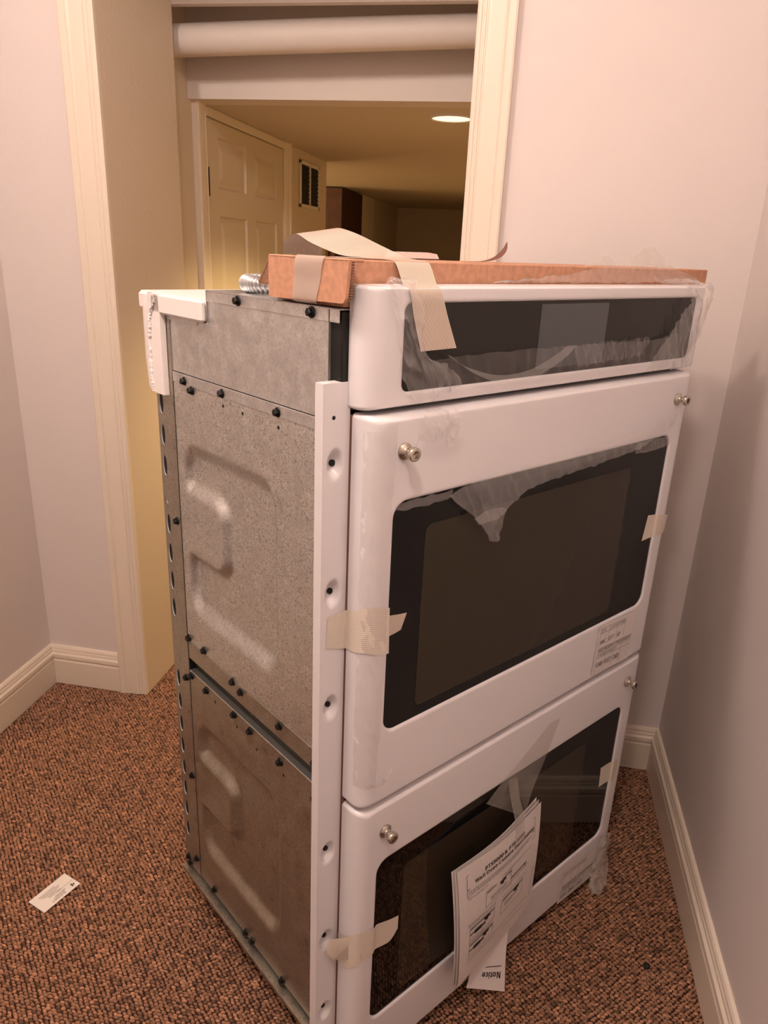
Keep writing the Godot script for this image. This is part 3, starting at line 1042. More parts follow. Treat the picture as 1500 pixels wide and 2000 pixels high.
# ---------------------------------------------------------------- box, foam, tapes, film
func build_wrapping() -> void:
	var bb := Vector3(0.43, 1.2360, -0.115)
	var sh := -bb
	var b := thing("cardboard_box", "flat brown cardboard box lying along the top of the oven", "box", on_oven(bb))
	var s := ST()
	bx(s, Vector3(0.026, 1.2370, -0.180), Vector3(0.838, 1.2865, -0.0475), 0.0012)
	part(s, "body", M.card, b, sh)
	# end flap folded down, leaning off the end
	s = ST()
	var outer := PackedVector2Array([Vector2(-0.1765, 1.2865), Vector2(-0.0230, 1.2865), Vector2(-0.0235, 1.278), Vector2(-0.0275, 1.248), Vector2(-0.0305, 1.2435), Vector2(-0.034, 1.2425), Vector2(-0.176, 1.2395)])
	prism(s, outer, Vector3(0.0125, 0, 0), Vector3.BACK, Vector3.UP, Vector3(0.004, 0, 0))
	bx(s, Vector3(0.0125, 1.2845, -0.1765), Vector3(0.034, 1.2878, -0.0235), 0.001)
	part(s, "end_flap", M.card, b, sh)
	s = ST()
	for k in 15:
		var y := 1.2445 + 0.0028 * k
		bx(s, Vector3(0.0165, y, -0.0420 + 0.0002 * k), Vector3(0.0245, y + 0.0017, -0.0300 + 0.0002 * k), 0.0004)
	part(s, "corrugated_edge", M.card_edge, b, sh)
	s = ST()
	quad(s, Vector3(0.0145, 1.2860, -0.177), Vector3(0.0145, 1.2550, -0.203), Vector3(0.060, 1.2550, -0.205), Vector3(0.060, 1.2860, -0.180), Vector3(0, 0.6, -0.8))
	quad(s, Vector3(0.0145, 1.2835, -0.1765), Vector3(0.0145, 1.2530, -0.2005), Vector3(0.060, 1.2530, -0.2025), Vector3(0.060, 1.2835, -0.1795), Vector3(0, -0.6, 0.8))
	quad(s, Vector3(0.0145, 1.2860, -0.177), Vector3(0.0145, 1.2550, -0.203), Vector3(0.0145, 1.2530, -0.2005), Vector3(0.0145, 1.2835, -0.1765), Vector3.LEFT)
	quad(s, Vector3(0.0150, 1.2835, -0.1765), Vector3(0.0150, 1.2530, -0.2005), Vector3(0.0150, 1.2530, -0.1800), Vector3(0.0150, 1.2560, -0.1765), Vector3.LEFT)
	part(s, "rear_flap", M.card_edge, b, sh)
	s = ST()
	ribbon(s, [Vector3(0.10, 1.2882, -0.118), Vector3(0.03, 1.2882, -0.118), Vector3(0.0120, 1.2872, -0.1185), Vector3(0.0118, 1.262, -0.122), Vector3(0.0118, 1.2408, -0.1255), Vector3(0.022, 1.2372, -0.1260)], [Vector3(0.10, 1.2882, -0.065), Vector3(0.03, 1.2882, -0.065), Vector3(0.0120, 1.2872, -0.065), Vector3(0.0118, 1.262, -0.072), Vector3(0.0118, 1.2408, -0.0785), Vector3(0.022, 1.2372, -0.0790)], 30)
	part(s, "clear_tape", M.box_tape, b, sh)
	# white slip on the box
	s = ST()
	prism(s, PackedVector2Array([Vector2(0.205, 1.2880), Vector2(0.297, 1.2880), Vector2(0.292, 1.2945), Vector2(0.275, 1.2962), Vector2(0.211, 1.2958)]), Vector3(0, 0, -0.176), Vector3.RIGHT, Vector3.UP, Vector3(0, 0, -0.012) + Vector3(0, 0, 0.0))
	single(s, "foam_slip", M.foam, Vector3(0.25, 1.288, -0.18), "small white foam slip lying on top of the cardboard box", "packing piece")
	# ribbed strap: rises from the box, loops over, runs down over the control panel
	s = ST()
	var le := [Vector3(0.082, 1.2875, -0.250), Vector3(0.075, 1.3030, -0.235), Vector3(0.067, 1.3120, -0.200), Vector3(0.056, 1.3020, -0.150), Vector3(0.078, 1.2905, -0.125), Vector3(0.090, 1.2885, -0.095), Vector3(0.0985, 1.2875, -0.0620), Vector3(0.0960, 1.2840, -0.0440), Vector3(0.0900, 1.2640, -0.0240), Vector3(0.0890, 1.2560, -0.0105), Vector3(0.0960, 1.2280, -0.0090), Vector3(0.1090, 1.1900, -0.0085)]
	var ri := [Vector3(0.145, 1.2875, -0.250), Vector3(0.137, 1.3080, -0.235), Vector3(0.128, 1.3210, -0.200), Vector3(0.119, 1.3165, -0.150), Vector3(0.145, 1.3020, -0.125), Vector3(0.158, 1.2905, -0.095), Vector3(0.1550, 1.2875, -0.0620), Vector3(0.1500, 1.2840, -0.0440), Vector3(0.1430, 1.2640, -0.0240), Vector3(0.1390, 1.2560, -0.0105), Vector3(0.1500, 1.2280, -0.0090), Vector3(0.1680, 1.1910, -0.0085)]
	ribbon(s, le, ri, 90)
	single(s, "strapping_tape", M.strap, Vector3(0.12, 1.288, -0.1), "ribbed strapping tape looping over the cardboard box onto the control panel", "tape")
	s = ST()
	var cl := [Vector3(0.262, 1.2878, -0.10), Vector3(0.300, 1.2885, -0.10), Vector3(0.324, 1.2935, -0.10), Vector3(0.337, 1.3005, -0.10), Vector3(0.345, 1.3070, -0.10), Vector3(0.350, 1.3140, -0.10)]
	var cr := [Vector3(0.262, 1.2878, -0.092), Vector3(0.302, 1.2882, -0.091), Vector3(0.327, 1.2925, -0.092), Vector3(0.3405, 1.2985, -0.094), Vector3(0.348, 1.3055, -0.096), Vector3(0.351, 1.3140, -0.099)]
	ribbon(s, cl, cr, 30)
	single(s, "strap_end", M.gasket, Vector3(0.30, 1.288, -0.1), "thin curled brown strap end sticking up from the cardboard box", "strap")
	# foam corner guard at the rear top edge
	var fb := Vector3(0.3, 1.07, -0.54)
	var f := thing("foam_guard", "white foam corner guard capping the rear top edge of the oven", "foam guard", on_oven(fb))
	s = ST()
	var rows := []
	for e in [[1.069, 0.010], [1.071, 0.002], [1.076, 0.0], [1.12, 0.0], [1.16, 0.0], [1.19, 0.0], [1.202, 0.003], [1.211, 0.008], [1.217, 0.016], [1.2205, 0.028], [1.2212, 0.050]]:
		var y: float = e[0]
		var k: float = e[1]
		var lean := 0.008 * smoothstep(1.11, 1.07, y)
		rows.append(PackedVector3Array([Vector3(0.0185, y, -0.4760), Vector3(0.010, y, -0.4760), Vector3(0.009, y, -0.4770), Vector3(0.009, y, -0.5020), Vector3(0.010, y, -0.5160), Vector3(0.012 + k * 0.2, y, -0.5340 + k * 0.2), Vector3(0.016 + k * 0.4, y, -0.5500 + k * 0.4 + lean), Vector3(0.026 + k * 0.6, y, -0.5640 + k * 0.6 + lean), Vector3(0.045 + k * 0.6, y, -0.5740 + k * 0.8 + lean), Vector3(0.090, y, -0.5770 + k + lean)]))
	grid(s, rows, false)
	bx(s, Vector3(0.009, 1.1925, -0.512), Vector3(0.0185, 1.2215, -0.345), 0.003)
	bx(s, Vector3(0.0185, 1.1920, -0.572), Vector3(0.782, 1.2215, -0.349), 0.005)
	bx(s, Vector3(0.060, 1.0700, -0.577), Vector3(0.782, 1.2200, -0.5265), 0.005)
	part(s, "foam_body", M.foam, f, -fb)
	s = ST()
	var bd: Array[Vector3] = []
	var bctl := [Vector3(0.010, 1.2170, -0.485), Vector3(0.009, 1.202, -0.496), Vector3(0.009, 1.186, -0.506), Vector3(0.009, 1.150, -0.513), Vector3(0.009, 1.10, -0.514), Vector3(0.010, 1.070, -0.513)]
	for k in 81:
		bd.append(spline(bctl, k / 80.0) + Vector3(rng.randf_range(-0.0008, 0.0008), 0, rng.randf_range(-0.0012, 0.0012)))
	tube(s, bd, func(i): return 0.0032 + 0.0010 * sin(i * 2.4), 8)
	part(s, "torn_bead", M.bead, f, -fb)
	# tapes on the doors
	s = ST()
	ribbon(s, [Vector3(0.0090, 0.8640, -0.0440), Vector3(0.0300, 0.8660, -0.0435), Vector3(0.0355, 0.8680, -0.0405), Vector3(0.0352, 0.8740, -0.0220), Vector3(0.0370, 0.8800, -0.0120), Vector3(0.0412, 0.8835, -0.0052), Vector3(0.0475, 0.8840, -0.0010), Vector3(0.0600, 0.8810, 0.0014), Vector3(0.0710, 0.8780, 0.0014)], [Vector3(0.0070, 0.8200, -0.0440), Vector3(0.0300, 0.8130, -0.0435), Vector3(0.0355, 0.8130, -0.0405), Vector3(0.0352, 0.8160, -0.0220), Vector3(0.0370, 0.8190, -0.0120), Vector3(0.0412, 0.8200, -0.0052), Vector3(0.0475, 0.8180, -0.0010), Vector3(0.0600, 0.8140, 0.0014), Vector3(0.0730, 0.8120, 0.0014)], 60)
	single(s, "filament_tape", M.strap_plain, Vector3(0.03, 0.85, 0.0), "cream ribbed tape wrapped round the left edge of the upper oven door", "tape")
	s = ST()
	ribbon(s, [Vector3(0.0705, 0.8650, 0.0010), Vector3(0.0760, 0.8640, -0.0022), Vector3(0.0900, 0.8610, -0.0028), Vector3(0.1050, 0.8590, -0.0026)], [Vector3(0.0705, 0.8340, 0.0010), Vector3(0.0760, 0.8345, -0.0022), Vector3(0.0860, 0.8350, -0.0028), Vector3(0.0960, 0.8370, -0.0026)], 10)
	single(s, "tape_end", M.strap, Vector3(0.09, 0.85, 0.0), "striped tape end reaching from the cream tape onto the upper oven window", "tape")
	s = ST()
	ribbon(s, [Vector3(0.690, 0.8700, -0.0028), Vector3(0.714, 0.8668, -0.0026), Vector3(0.722, 0.8660, 0.0010), Vector3(0.750, 0.8600, 0.0000), Vector3(0.766, 0.8560, -0.0040)], [Vector3(0.682, 0.8220, -0.0028), Vector3(0.714, 0.8228, -0.0026), Vector3(0.722, 0.8230, 0.0010), Vector3(0.748, 0.8240, 0.0000), Vector3(0.762, 0.8240, -0.0040)], 20)
	single(s, "filament_tape", M.strap_plain, Vector3(0.72, 0.84, 0.0), "short cream tape over the right edge of the upper oven window", "tape")
	s = ST()
	ribbon(s, [Vector3(0.0355, 0.3220, -0.0405), Vector3(0.0352, 0.3320, -0.0220), Vector3(0.0370, 0.3400, -0.0120), Vector3(0.0412, 0.3460, -0.0052), Vector3(0.0475, 0.3480, -0.0010), Vector3(0.0600, 0.3460, 0.0014), Vector3(0.0710, 0.3430, 0.0012), Vector3(0.0800, 0.3400, -0.0026), Vector3(0.105, 0.3310, -0.0028), Vector3(0.124, 0.3270, -0.0022)], [Vector3(0.0355, 0.2620, -0.0405), Vector3(0.0352, 0.2680, -0.0220), Vector3(0.0370, 0.2750, -0.0120), Vector3(0.0412, 0.2820, -0.0052), Vector3(0.0475, 0.2870, -0.0010), Vector3(0.0600, 0.2910, 0.0014), Vector3(0.0710, 0.2910, 0.0012), Vector3(0.0800, 0.2900, -0.0026), Vector3(0.108, 0.2840, -0.0028), Vector3(0.124, 0.3000, -0.0022)], 60)
	single(s, "filament_tape", M.strap_plain, Vector3(0.05, 0.32, 0.0), "cream tape with a loose folded end on the left edge of the lower oven door", "tape")
	s = ST()
	tri(s, Vector3(0.014, 0.330, -0.034), Vector3(0.044, 0.338, -0.006), Vector3(0.022, 0.284, -0.032), Vector3(-0.4, 0.2, 0.9), Vector3(-0.2, 0.2, 0.9), Vector3(-0.2, 0.0, 0.9))
	tri(s, Vector3(0.014, 0.330, -0.034), Vector3(0.022, 0.284, -0.032), Vector3(0.012, 0.300, -0.040), Vector3(-0.4, 0.2, 0.9), Vector3(-0.2, 0.0, 0.9), Vector3(-0.8, 0.0, 0.6))
	tri(s, Vector3(0.044, 0.338, -0.006), Vector3(0.050, 0.296, 0.0015), Vector3(0.022, 0.284, -0.032), Vector3(-0.2, 0.1, 0.9), Vector3(-0.2, 0.0, 0.9), Vector3(-0.5, -0.2, 0.8))
	single(s, "folded_tape", M.strap_plain, Vector3(0.0, 0.34, 0.0), "small folded tape corner sticking out beside the lower oven flange", "tape")
	s = ST()
	ribbon(s, [Vector3(0.676, 0.3280, -0.0028), Vector3(0.713, 0.3255, -0.0026), Vector3(0.721, 0.3250, 0.0012), Vector3(0.752, 0.3200, -0.0020)], [Vector3(0.680, 0.2780, -0.0028), Vector3(0.713, 0.2755, -0.0026), Vector3(0.721, 0.2750, 0.0012), Vector3(0.752, 0.2720, -0.0020)], 16)
	single(s, "filament_tape", M.strap_plain, Vector3(0.70, 0.30, 0.0), "short cream tape over the right edge of the lower oven window", "tape")
	# clear film
	s = ST()
	grid(s, crumple([[Vector3(0.070, 1.2660, -0.0340), Vector3(0.085, 1.2680, -0.0320), Vector3(0.110, 1.2670, -0.0320)], [Vector3(0.052, 1.2600, -0.0100), Vector3(0.066, 1.2600, -0.0080), Vector3(0.092, 1.2580, -0.0080)], [Vector3(0.058, 1.2410, -0.0080), Vector3(0.076, 1.2400, -0.0040), Vector3(0.100, 1.2380, -0.0060)], [Vector3(0.072, 1.1860, -0.0080), Vector3(0.092, 1.1870, -0.0020), Vector3(0.118, 1.1850, -0.0080)], [Vector3(0.080, 1.1600, -0.0090), Vector3(0.112, 1.1640, 0.0000), Vector3(0.150, 1.1700, -0.0080)], [Vector3(0.088, 1.1440, -0.0090), Vector3(0.120, 1.1420, -0.0040), Vector3(0.176, 1.1480, -0.0090)], [Vector3(0.104, 1.1300, -0.0090), Vector3(0.120, 1.1320, -0.0080), Vector3(0.150, 1.1370, -0.0090)]], 57, 128, 0.0040, 0.32, 5), false)
	single(s, "plastic_film", M.film, Vector3(0.09, 1.2, -0.01), "crumpled clear film hanging over the left end of the control panel", "plastic film")
	s = ST()
	grid(s, crumple([[Vector3(0.128, 1.1780, -0.0090), Vector3(0.190, 1.1810, -0.0085), Vector3(0.330, 1.1820, -0.0085), Vector3(0.470, 1.1810, -0.0085), Vector3(0.620, 1.1800, -0.0085), Vector3(0.690, 1.1900, -0.0085)], [Vector3(0.150, 1.1500, -0.0090), Vector3(0.220, 1.1560, -0.0080), Vector3(0.330, 1.1600, -0.0075), Vector3(0.470, 1.1600, -0.0080), Vector3(0.620, 1.1600, -0.0085), Vector3(0.700, 1.1650, -0.0085)], [Vector3(0.176, 1.1420, -0.0095), Vector3(0.240, 1.1360, -0.0095), Vector3(0.340, 1.1340, -0.0095), Vector3(0.480, 1.1320, -0.0095), Vector3(0.604, 1.1290, -0.0095), Vector3(0.720, 1.1400, -0.0095)]], 144, 32, 0.0015, 0.20, 6), false)
	single(s, "plastic_film", M.film_thin, Vector3(0.4, 1.15, -0.01), "clear film stretched along the bottom of the control panel glass", "plastic film")
	# a bowed fold of that film, and the crinkled run beside it
	s = ST()
	ribbon(s, [Vector3(0.150, 1.1840, -0.0065), Vector3(0.190, 1.1660, -0.0050), Vector3(0.250, 1.1530, -0.0045), Vector3(0.310, 1.1560, -0.0050), Vector3(0.365, 1.1720, -0.0065), Vector3(0.390, 1.1830, -0.0070)], [Vector3(0.156, 1.1830, -0.0060), Vector3(0.196, 1.1600, -0.0040), Vector3(0.250, 1.1440, -0.0035), Vector3(0.318, 1.1440, -0.0045), Vector3(0.385, 1.1660, -0.0060), Vector3(0.410, 1.1820, -0.0070)], 60)
	single(s, "film_fold", M.film, Vector3(0.27, 1.15, 0.0), "bowed fold of clear film under the display screen", "plastic film")
	s = ST()
	grid(s, crumple([[Vector3(0.400, 1.1810, -0.0080), Vector3(0.470, 1.1840, -0.0060), Vector3(0.540, 1.1830, -0.0060), Vector3(0.600, 1.1860, -0.0080)], [Vector3(0.420, 1.1500, -0.0080), Vector3(0.480, 1.1540, -0.0050), Vector3(0.540, 1.1560, -0.0060), Vector3(0.590, 1.1600, -0.0080)]], 96, 25, 0.0030, 0.40, 16), false)
	single(s, "film_pleats", M.film_thin, Vector3(0.5, 1.16, 0.0), "pleated clear film right of the display screen", "plastic film")
	s = ST()
	grid(s, crumple([[Vector3(0.650, 1.2700, -0.0500), Vector3(0.720, 1.2700, -0.0400), Vector3(0.790, 1.2660, -0.0380)], [Vector3(0.716, 1.2480, -0.0080), Vector3(0.752, 1.2560, -0.0040), Vector3(0.792, 1.2560, -0.0160)], [Vector3(0.690, 1.2200, -0.0080), Vector3(0.744, 1.2180, -0.0030), Vector3(0.788, 1.2150, -0.0180)], [Vector3(0.660, 1.1880, -0.0085), Vector3(0.730, 1.1800, -0.0050), Vector3(0.782, 1.1800, -0.0200)], [Vector3(0.630, 1.1600, -0.0090), Vector3(0.712, 1.1520, -0.0070), Vector3(0.770, 1.1500, -0.0220)], [Vector3(0.604, 1.1310, -0.0095), Vector3(0.700, 1.1300, -0.0090), Vector3(0.760, 1.1280, -0.0230)]], 64, 112, 0.0045, 0.30, 7), false)
	single(s, "plastic_film", M.film, Vector3(0.72, 1.2, -0.01), "crumpled clear film folded over the right end of the control panel", "plastic film")
	s = ST()
	grid(s, crumple([[Vector3(0.240, 1.2640, -0.0420), Vector3(0.380, 1.2640, -0.0400), Vector3(0.520, 1.2640, -0.0380), Vector3(0.660, 1.2650, -0.0380), Vector3(0.800, 1.2640, -0.0380)], [Vector3(0.270, 1.2650, -0.0440), Vector3(0.400, 1.2700, -0.0430), Vector3(0.530, 1.2780, -0.0440), Vector3(0.660, 1.2800, -0.0450), Vector3(0.790, 1.2700, -0.0420)], [Vector3(0.330, 1.2660, -0.0455), Vector3(0.430, 1.2760, -0.0455), Vector3(0.540, 1.2880, -0.0460), Vector3(0.660, 1.2900, -0.0460), Vector3(0.760, 1.2780, -0.0440)]], 128, 25, 0.0028, 0.24, 8), false)
	single(s, "plastic_film", M.film, Vector3(0.55, 1.265, -0.04), "wrinkled clear film bunched along the front of the cardboard box", "plastic film")
	s = ST()
	grid(s, crumple([[Vector3(0.470, 1.2870, -0.0540), Vector3(0.540, 1.2880, -0.0540), Vector3(0.640, 1.2890, -0.0540), Vector3(0.720, 1.2860, -0.0500), Vector3(0.815, 1.2640, -0.0400)], [Vector3(0.495, 1.2900, -0.0560), Vector3(0.525, 1.3035, -0.0560), Vector3(0.575, 1.2930, -0.0560), Vector3(0.651, 1.3200, -0.0560), Vector3(0.705, 1.2960, -0.0540), Vector3(0.825, 1.2620, -0.0420)]], 112, 12, 0.0007, 0.40, 9), false)
	single(s, "film_crest", M.film_thick, Vector3(0.62, 1.289, -0.055), "two humps of clear film standing up behind the control panel", "plastic film")
	s = ST()
	grid(s, crumple([[Vector3(0.105, 1.1215, 0.0030), Vector3(0.135, 1.1225, 0.0030), Vector3(0.160, 1.1215, 0.0030)], [Vector3(0.100, 1.1040, 0.0040), Vector3(0.138, 1.1040, 0.0080), Vector3(0.164, 1.1020, 0.0040)], [Vector3(0.090, 1.0880, 0.0015), Vector3(0.128, 1.0850, 0.0050), Vector3(0.160, 1.0700, 0.0030)]], 48, 41, 0.0050, 0.36, 10), false)
	single(s, "plastic_film", M.film, Vector3(0.13, 1.1, 0.005), "small crumpled film scrap on the top left of the upper oven door", "plastic film")
	s = ST()
	grid(s, crumple([[Vector3(0.160, 1.0090, 0.0010), Vector3(0.231, 1.0220, 0.0020), Vector3(0.390, 1.0230, 0.0020), Vector3(0.590, 1.0340, 0.0020), Vector3(0.715, 1.0620, 0.0015)], [Vector3(0.190, 0.9850, 0.0060), Vector3(0.245, 1.0000, 0.0100), Vector3(0.390, 1.0080, 0.0090), Vector3(0.585, 1.0200, 0.0060), Vector3(0.718, 1.0480, 0.0020)], [Vector3(0.215, 0.9580, 0.0090), Vector3(0.258, 0.9680, 0.0140), Vector3(0.325, 0.9940, 0.0120), Vector3(0.582, 1.0070, 0.0070), Vector3(0.718, 1.0360, 0.0020)]], 144, 38, 0.0025, 0.26, 11), false)
	grid(s, crumple([[Vector3(0.205, 0.9700, 0.0080), Vector3(0.232, 0.9780, 0.0110), Vector3(0.262, 0.9750, 0.0130)], [Vector3(0.225, 0.9500, 0.0100), Vector3(0.242, 0.9520, 0.0130), Vector3(0.258, 0.9550, 0.0140)], [Vector3(0.236, 0.9330, 0.0110), Vector3(0.246, 0.9300, 0.0130), Vector3(0.255, 0.9310, 0.0130)]], 22, 32, 0.0022, 0.40, 12), false)
	single(s, "plastic_film", M.film, Vector3(0.35, 1.0, 0.01), "long torn clear film drooping over the top of the upper oven window", "plastic film")
	s = ST()
	grid(s, crumple([[Vector3(0.0360, 1.1050, -0.0200), Vector3(0.0412, 1.1050, -0.0048), Vector3(0.0560, 1.1100, 0.0006), Vector3(0.0700, 1.1120, 0.0006)], [Vector3(0.0360, 0.9800, -0.0200), Vector3(0.0412, 0.9800, -0.0048), Vector3(0.0540, 0.9800, 0.0006), Vector3(0.0660, 0.9800, 0.0006)], [Vector3(0.0360, 0.8000, -0.0200), Vector3(0.0412, 0.8000, -0.0048), Vector3(0.0560, 0.8000, 0.0006), Vector3(0.0660, 0.8000, 0.0006)], [Vector3(0.0360, 0.6100, -0.0200), Vector3(0.0412, 0.6100, -0.0048), Vector3(0.0540, 0.6100, 0.0006), Vector3(0.0600, 0.6100, 0.0006)]], 20, 180, 0.0012, 0.37, 23), false)
	single(s, "plastic_film", M.film, Vector3(0.05, 0.85, 0.0), "long strip of clear film wrapped round the left edge of the upper oven door", "plastic film")
	for q in [[0.073, 0.172, 1.0040, 1.0138, 0, "left"], [0.608, 0.715, 0.9960, 1.0138, 1, "right"]]:
		s = ST()
		grid(s, crumple([[Vector3(q[0], q[3], -0.0025), Vector3((q[0] + q[1]) * 0.5, q[3], -0.0015), Vector3(q[1], q[3], -0.0025)], [Vector3(q[0], q[2], -0.0025), Vector3((q[0] + q[1]) * 0.5, q[2] - 0.002, -0.0010), Vector3(q[1], q[2], -0.0025)]], 40, 6, 0.0014, 0.25, 13 + q[4]), false)
		single(s, "film_strip", M.film, Vector3((q[0] + q[1]) * 0.5, 1.005, 0.0), "torn strip of clear film along the top %s corner of the upper oven window" % q[5], "plastic film")
	s = ST()
	grid(s, crumple([[Vector3(0.085, 0.6300, 0.0010), Vector3(0.090, 0.6280, 0.0020)], [Vector3(0.062, 0.6200, 0.0030), Vector3(0.074, 0.6150, 0.0050)], [Vector3(0.036, 0.6120, 0.0010), Vector3(0.060, 0.6060, 0.0020)]], 16, 41, 0.0037, 0.40, 15), false)
	single(s, "film_wisp", M.film, Vector3(0.06, 0.615, 0.0), "shiny wisp of clear film at the bottom left of the upper oven door", "plastic film")
	# loose bag corner under the lower door
	s = ST()
	grid(s, crumple([[Vector3(0.712, 0.1300, 0.0025), Vector3(0.735, 0.1300, 0.0030), Vector3(0.757, 0.1200, 0.0000)], [Vector3(0.706, 0.0900, 0.0030), Vector3(0.732, 0.0880, 0.0060), Vector3(0.757, 0.0800, 0.0010)], [Vector3(0.690, 0.0480, 0.0040), Vector3(0.720, 0.0460, 0.0120), Vector3(0.752, 0.0420, 0.0060)], [Vector3(0.672, 0.0260, 0.0180), Vector3(0.700, 0.0130, 0.0260), Vector3(0.732, 0.0170, 0.0220)], [Vector3(0.680, 0.0150, 0.0260), Vector3(0.695, 0.0060, 0.0300), Vector3(0.712, 0.0080, 0.0280)]], 38, 64, 0.0035, 0.32, 17), false)
	single(s, "bag_corner", M.film_thick, Vector3(0.72, 0.01, 0.01), "crumpled translucent bag corner hanging at the lower right foot of the oven", "plastic film")

# ---------------------------------------------------------------- papers
func spec_label(called: String, tl: Vector3, ex: Vector3, ey: Vector3, w: float, h: float, big: Array, low: Array, label: String) -> void:
	var n := ex.cross(ey).normalized()
	var at := func(x: float, y: float) -> Vector3: return tl + ex * x + ey * y + n * 0.0004
	var rows := []
	for j in 9:
		var a := PackedVector3Array()
		for i in 9:
			var bulge := 0.0010 * sin(PI * i / 8.0) * sin(PI * j / 8.0)
			a.append(tl + ex * (w * i / 8.0) - ey * (h * j / 8.0) + n * (bulge - 0.0010))
		rows.append(a)
	var t := thing(called, label, "label", on_oven(tl), "spec labels on the oven doors")
	var s := ST()
	grid(s, rows, true)
	part(s, "sheet", M.paper, t, -tl)
	s = ST()
	for y in [-0.06, -0.16, -0.47, -0.57, -0.66]:
		bar(s, at, w * 0.04, h * y, w * (0.70 if y > -0.3 else 0.96), h * y - 0.0005, n)
	for x in [0.04, 0.27, 0.48, 0.70]:
		bar(s, at, w * x, -h * 0.06, w * x + 0.0005, -h * 0.42, n)
		bar(s, at, w * x, -h * 0.57, w * x + 0.0005, -h * 0.95, n)
	part(s, "ruling", M.ink, t, -tl)
	s = ST()
	for k in big.size():
		var o := Vector2(w * (0.07 + 0.22 * k), -h * 0.34)
		letters(s, big[k], 0.0090, func(x: float, y: float) -> Vector3: return at.call(o.x + x, o.y + y), n, true, "Droid Sans Mono", 0.85)
	for k in low.size():
		var o2 := Vector2(w * (0.06 + 0.225 * k), -h * 0.80)
		letters(s, low[k], 0.0098, func(x: float, y: float) -> Vector3: return at.call(o2.x + x, o2.y + y), n, true, "Droid Sans Mono", 0.85)
	letters(s, "PGRS14NJ0014 CTDS0S0P4B1NT", 0.0068, func(x: float, y: float) -> Vector3: return at.call(w * 0.05 + x, -h * 0.515 + y), n, true, "Droid Sans Mono", 0.78)
	for k in 3:
		letters(s, ["CL NO", "CL NO PUB", "L NUMBER"][k], 0.0042, func(x: float, y: float) -> Vector3: return at.call(w * (0.06 + 0.22 * k) + x, -h * 0.11 + y), n, false, "Droid Sans", 0.9)
		letters(s, ["CL NO RUB", "L NUMBER", "QTY"][k], 0.0042, func(x: float, y: float) -> Vector3: return at.call(w * (0.06 + 0.22 * k) + x, -h * 0.615 + y), n, false, "Droid Sans", 0.9)
	part(s, "lettering", M.ink, t, -tl)

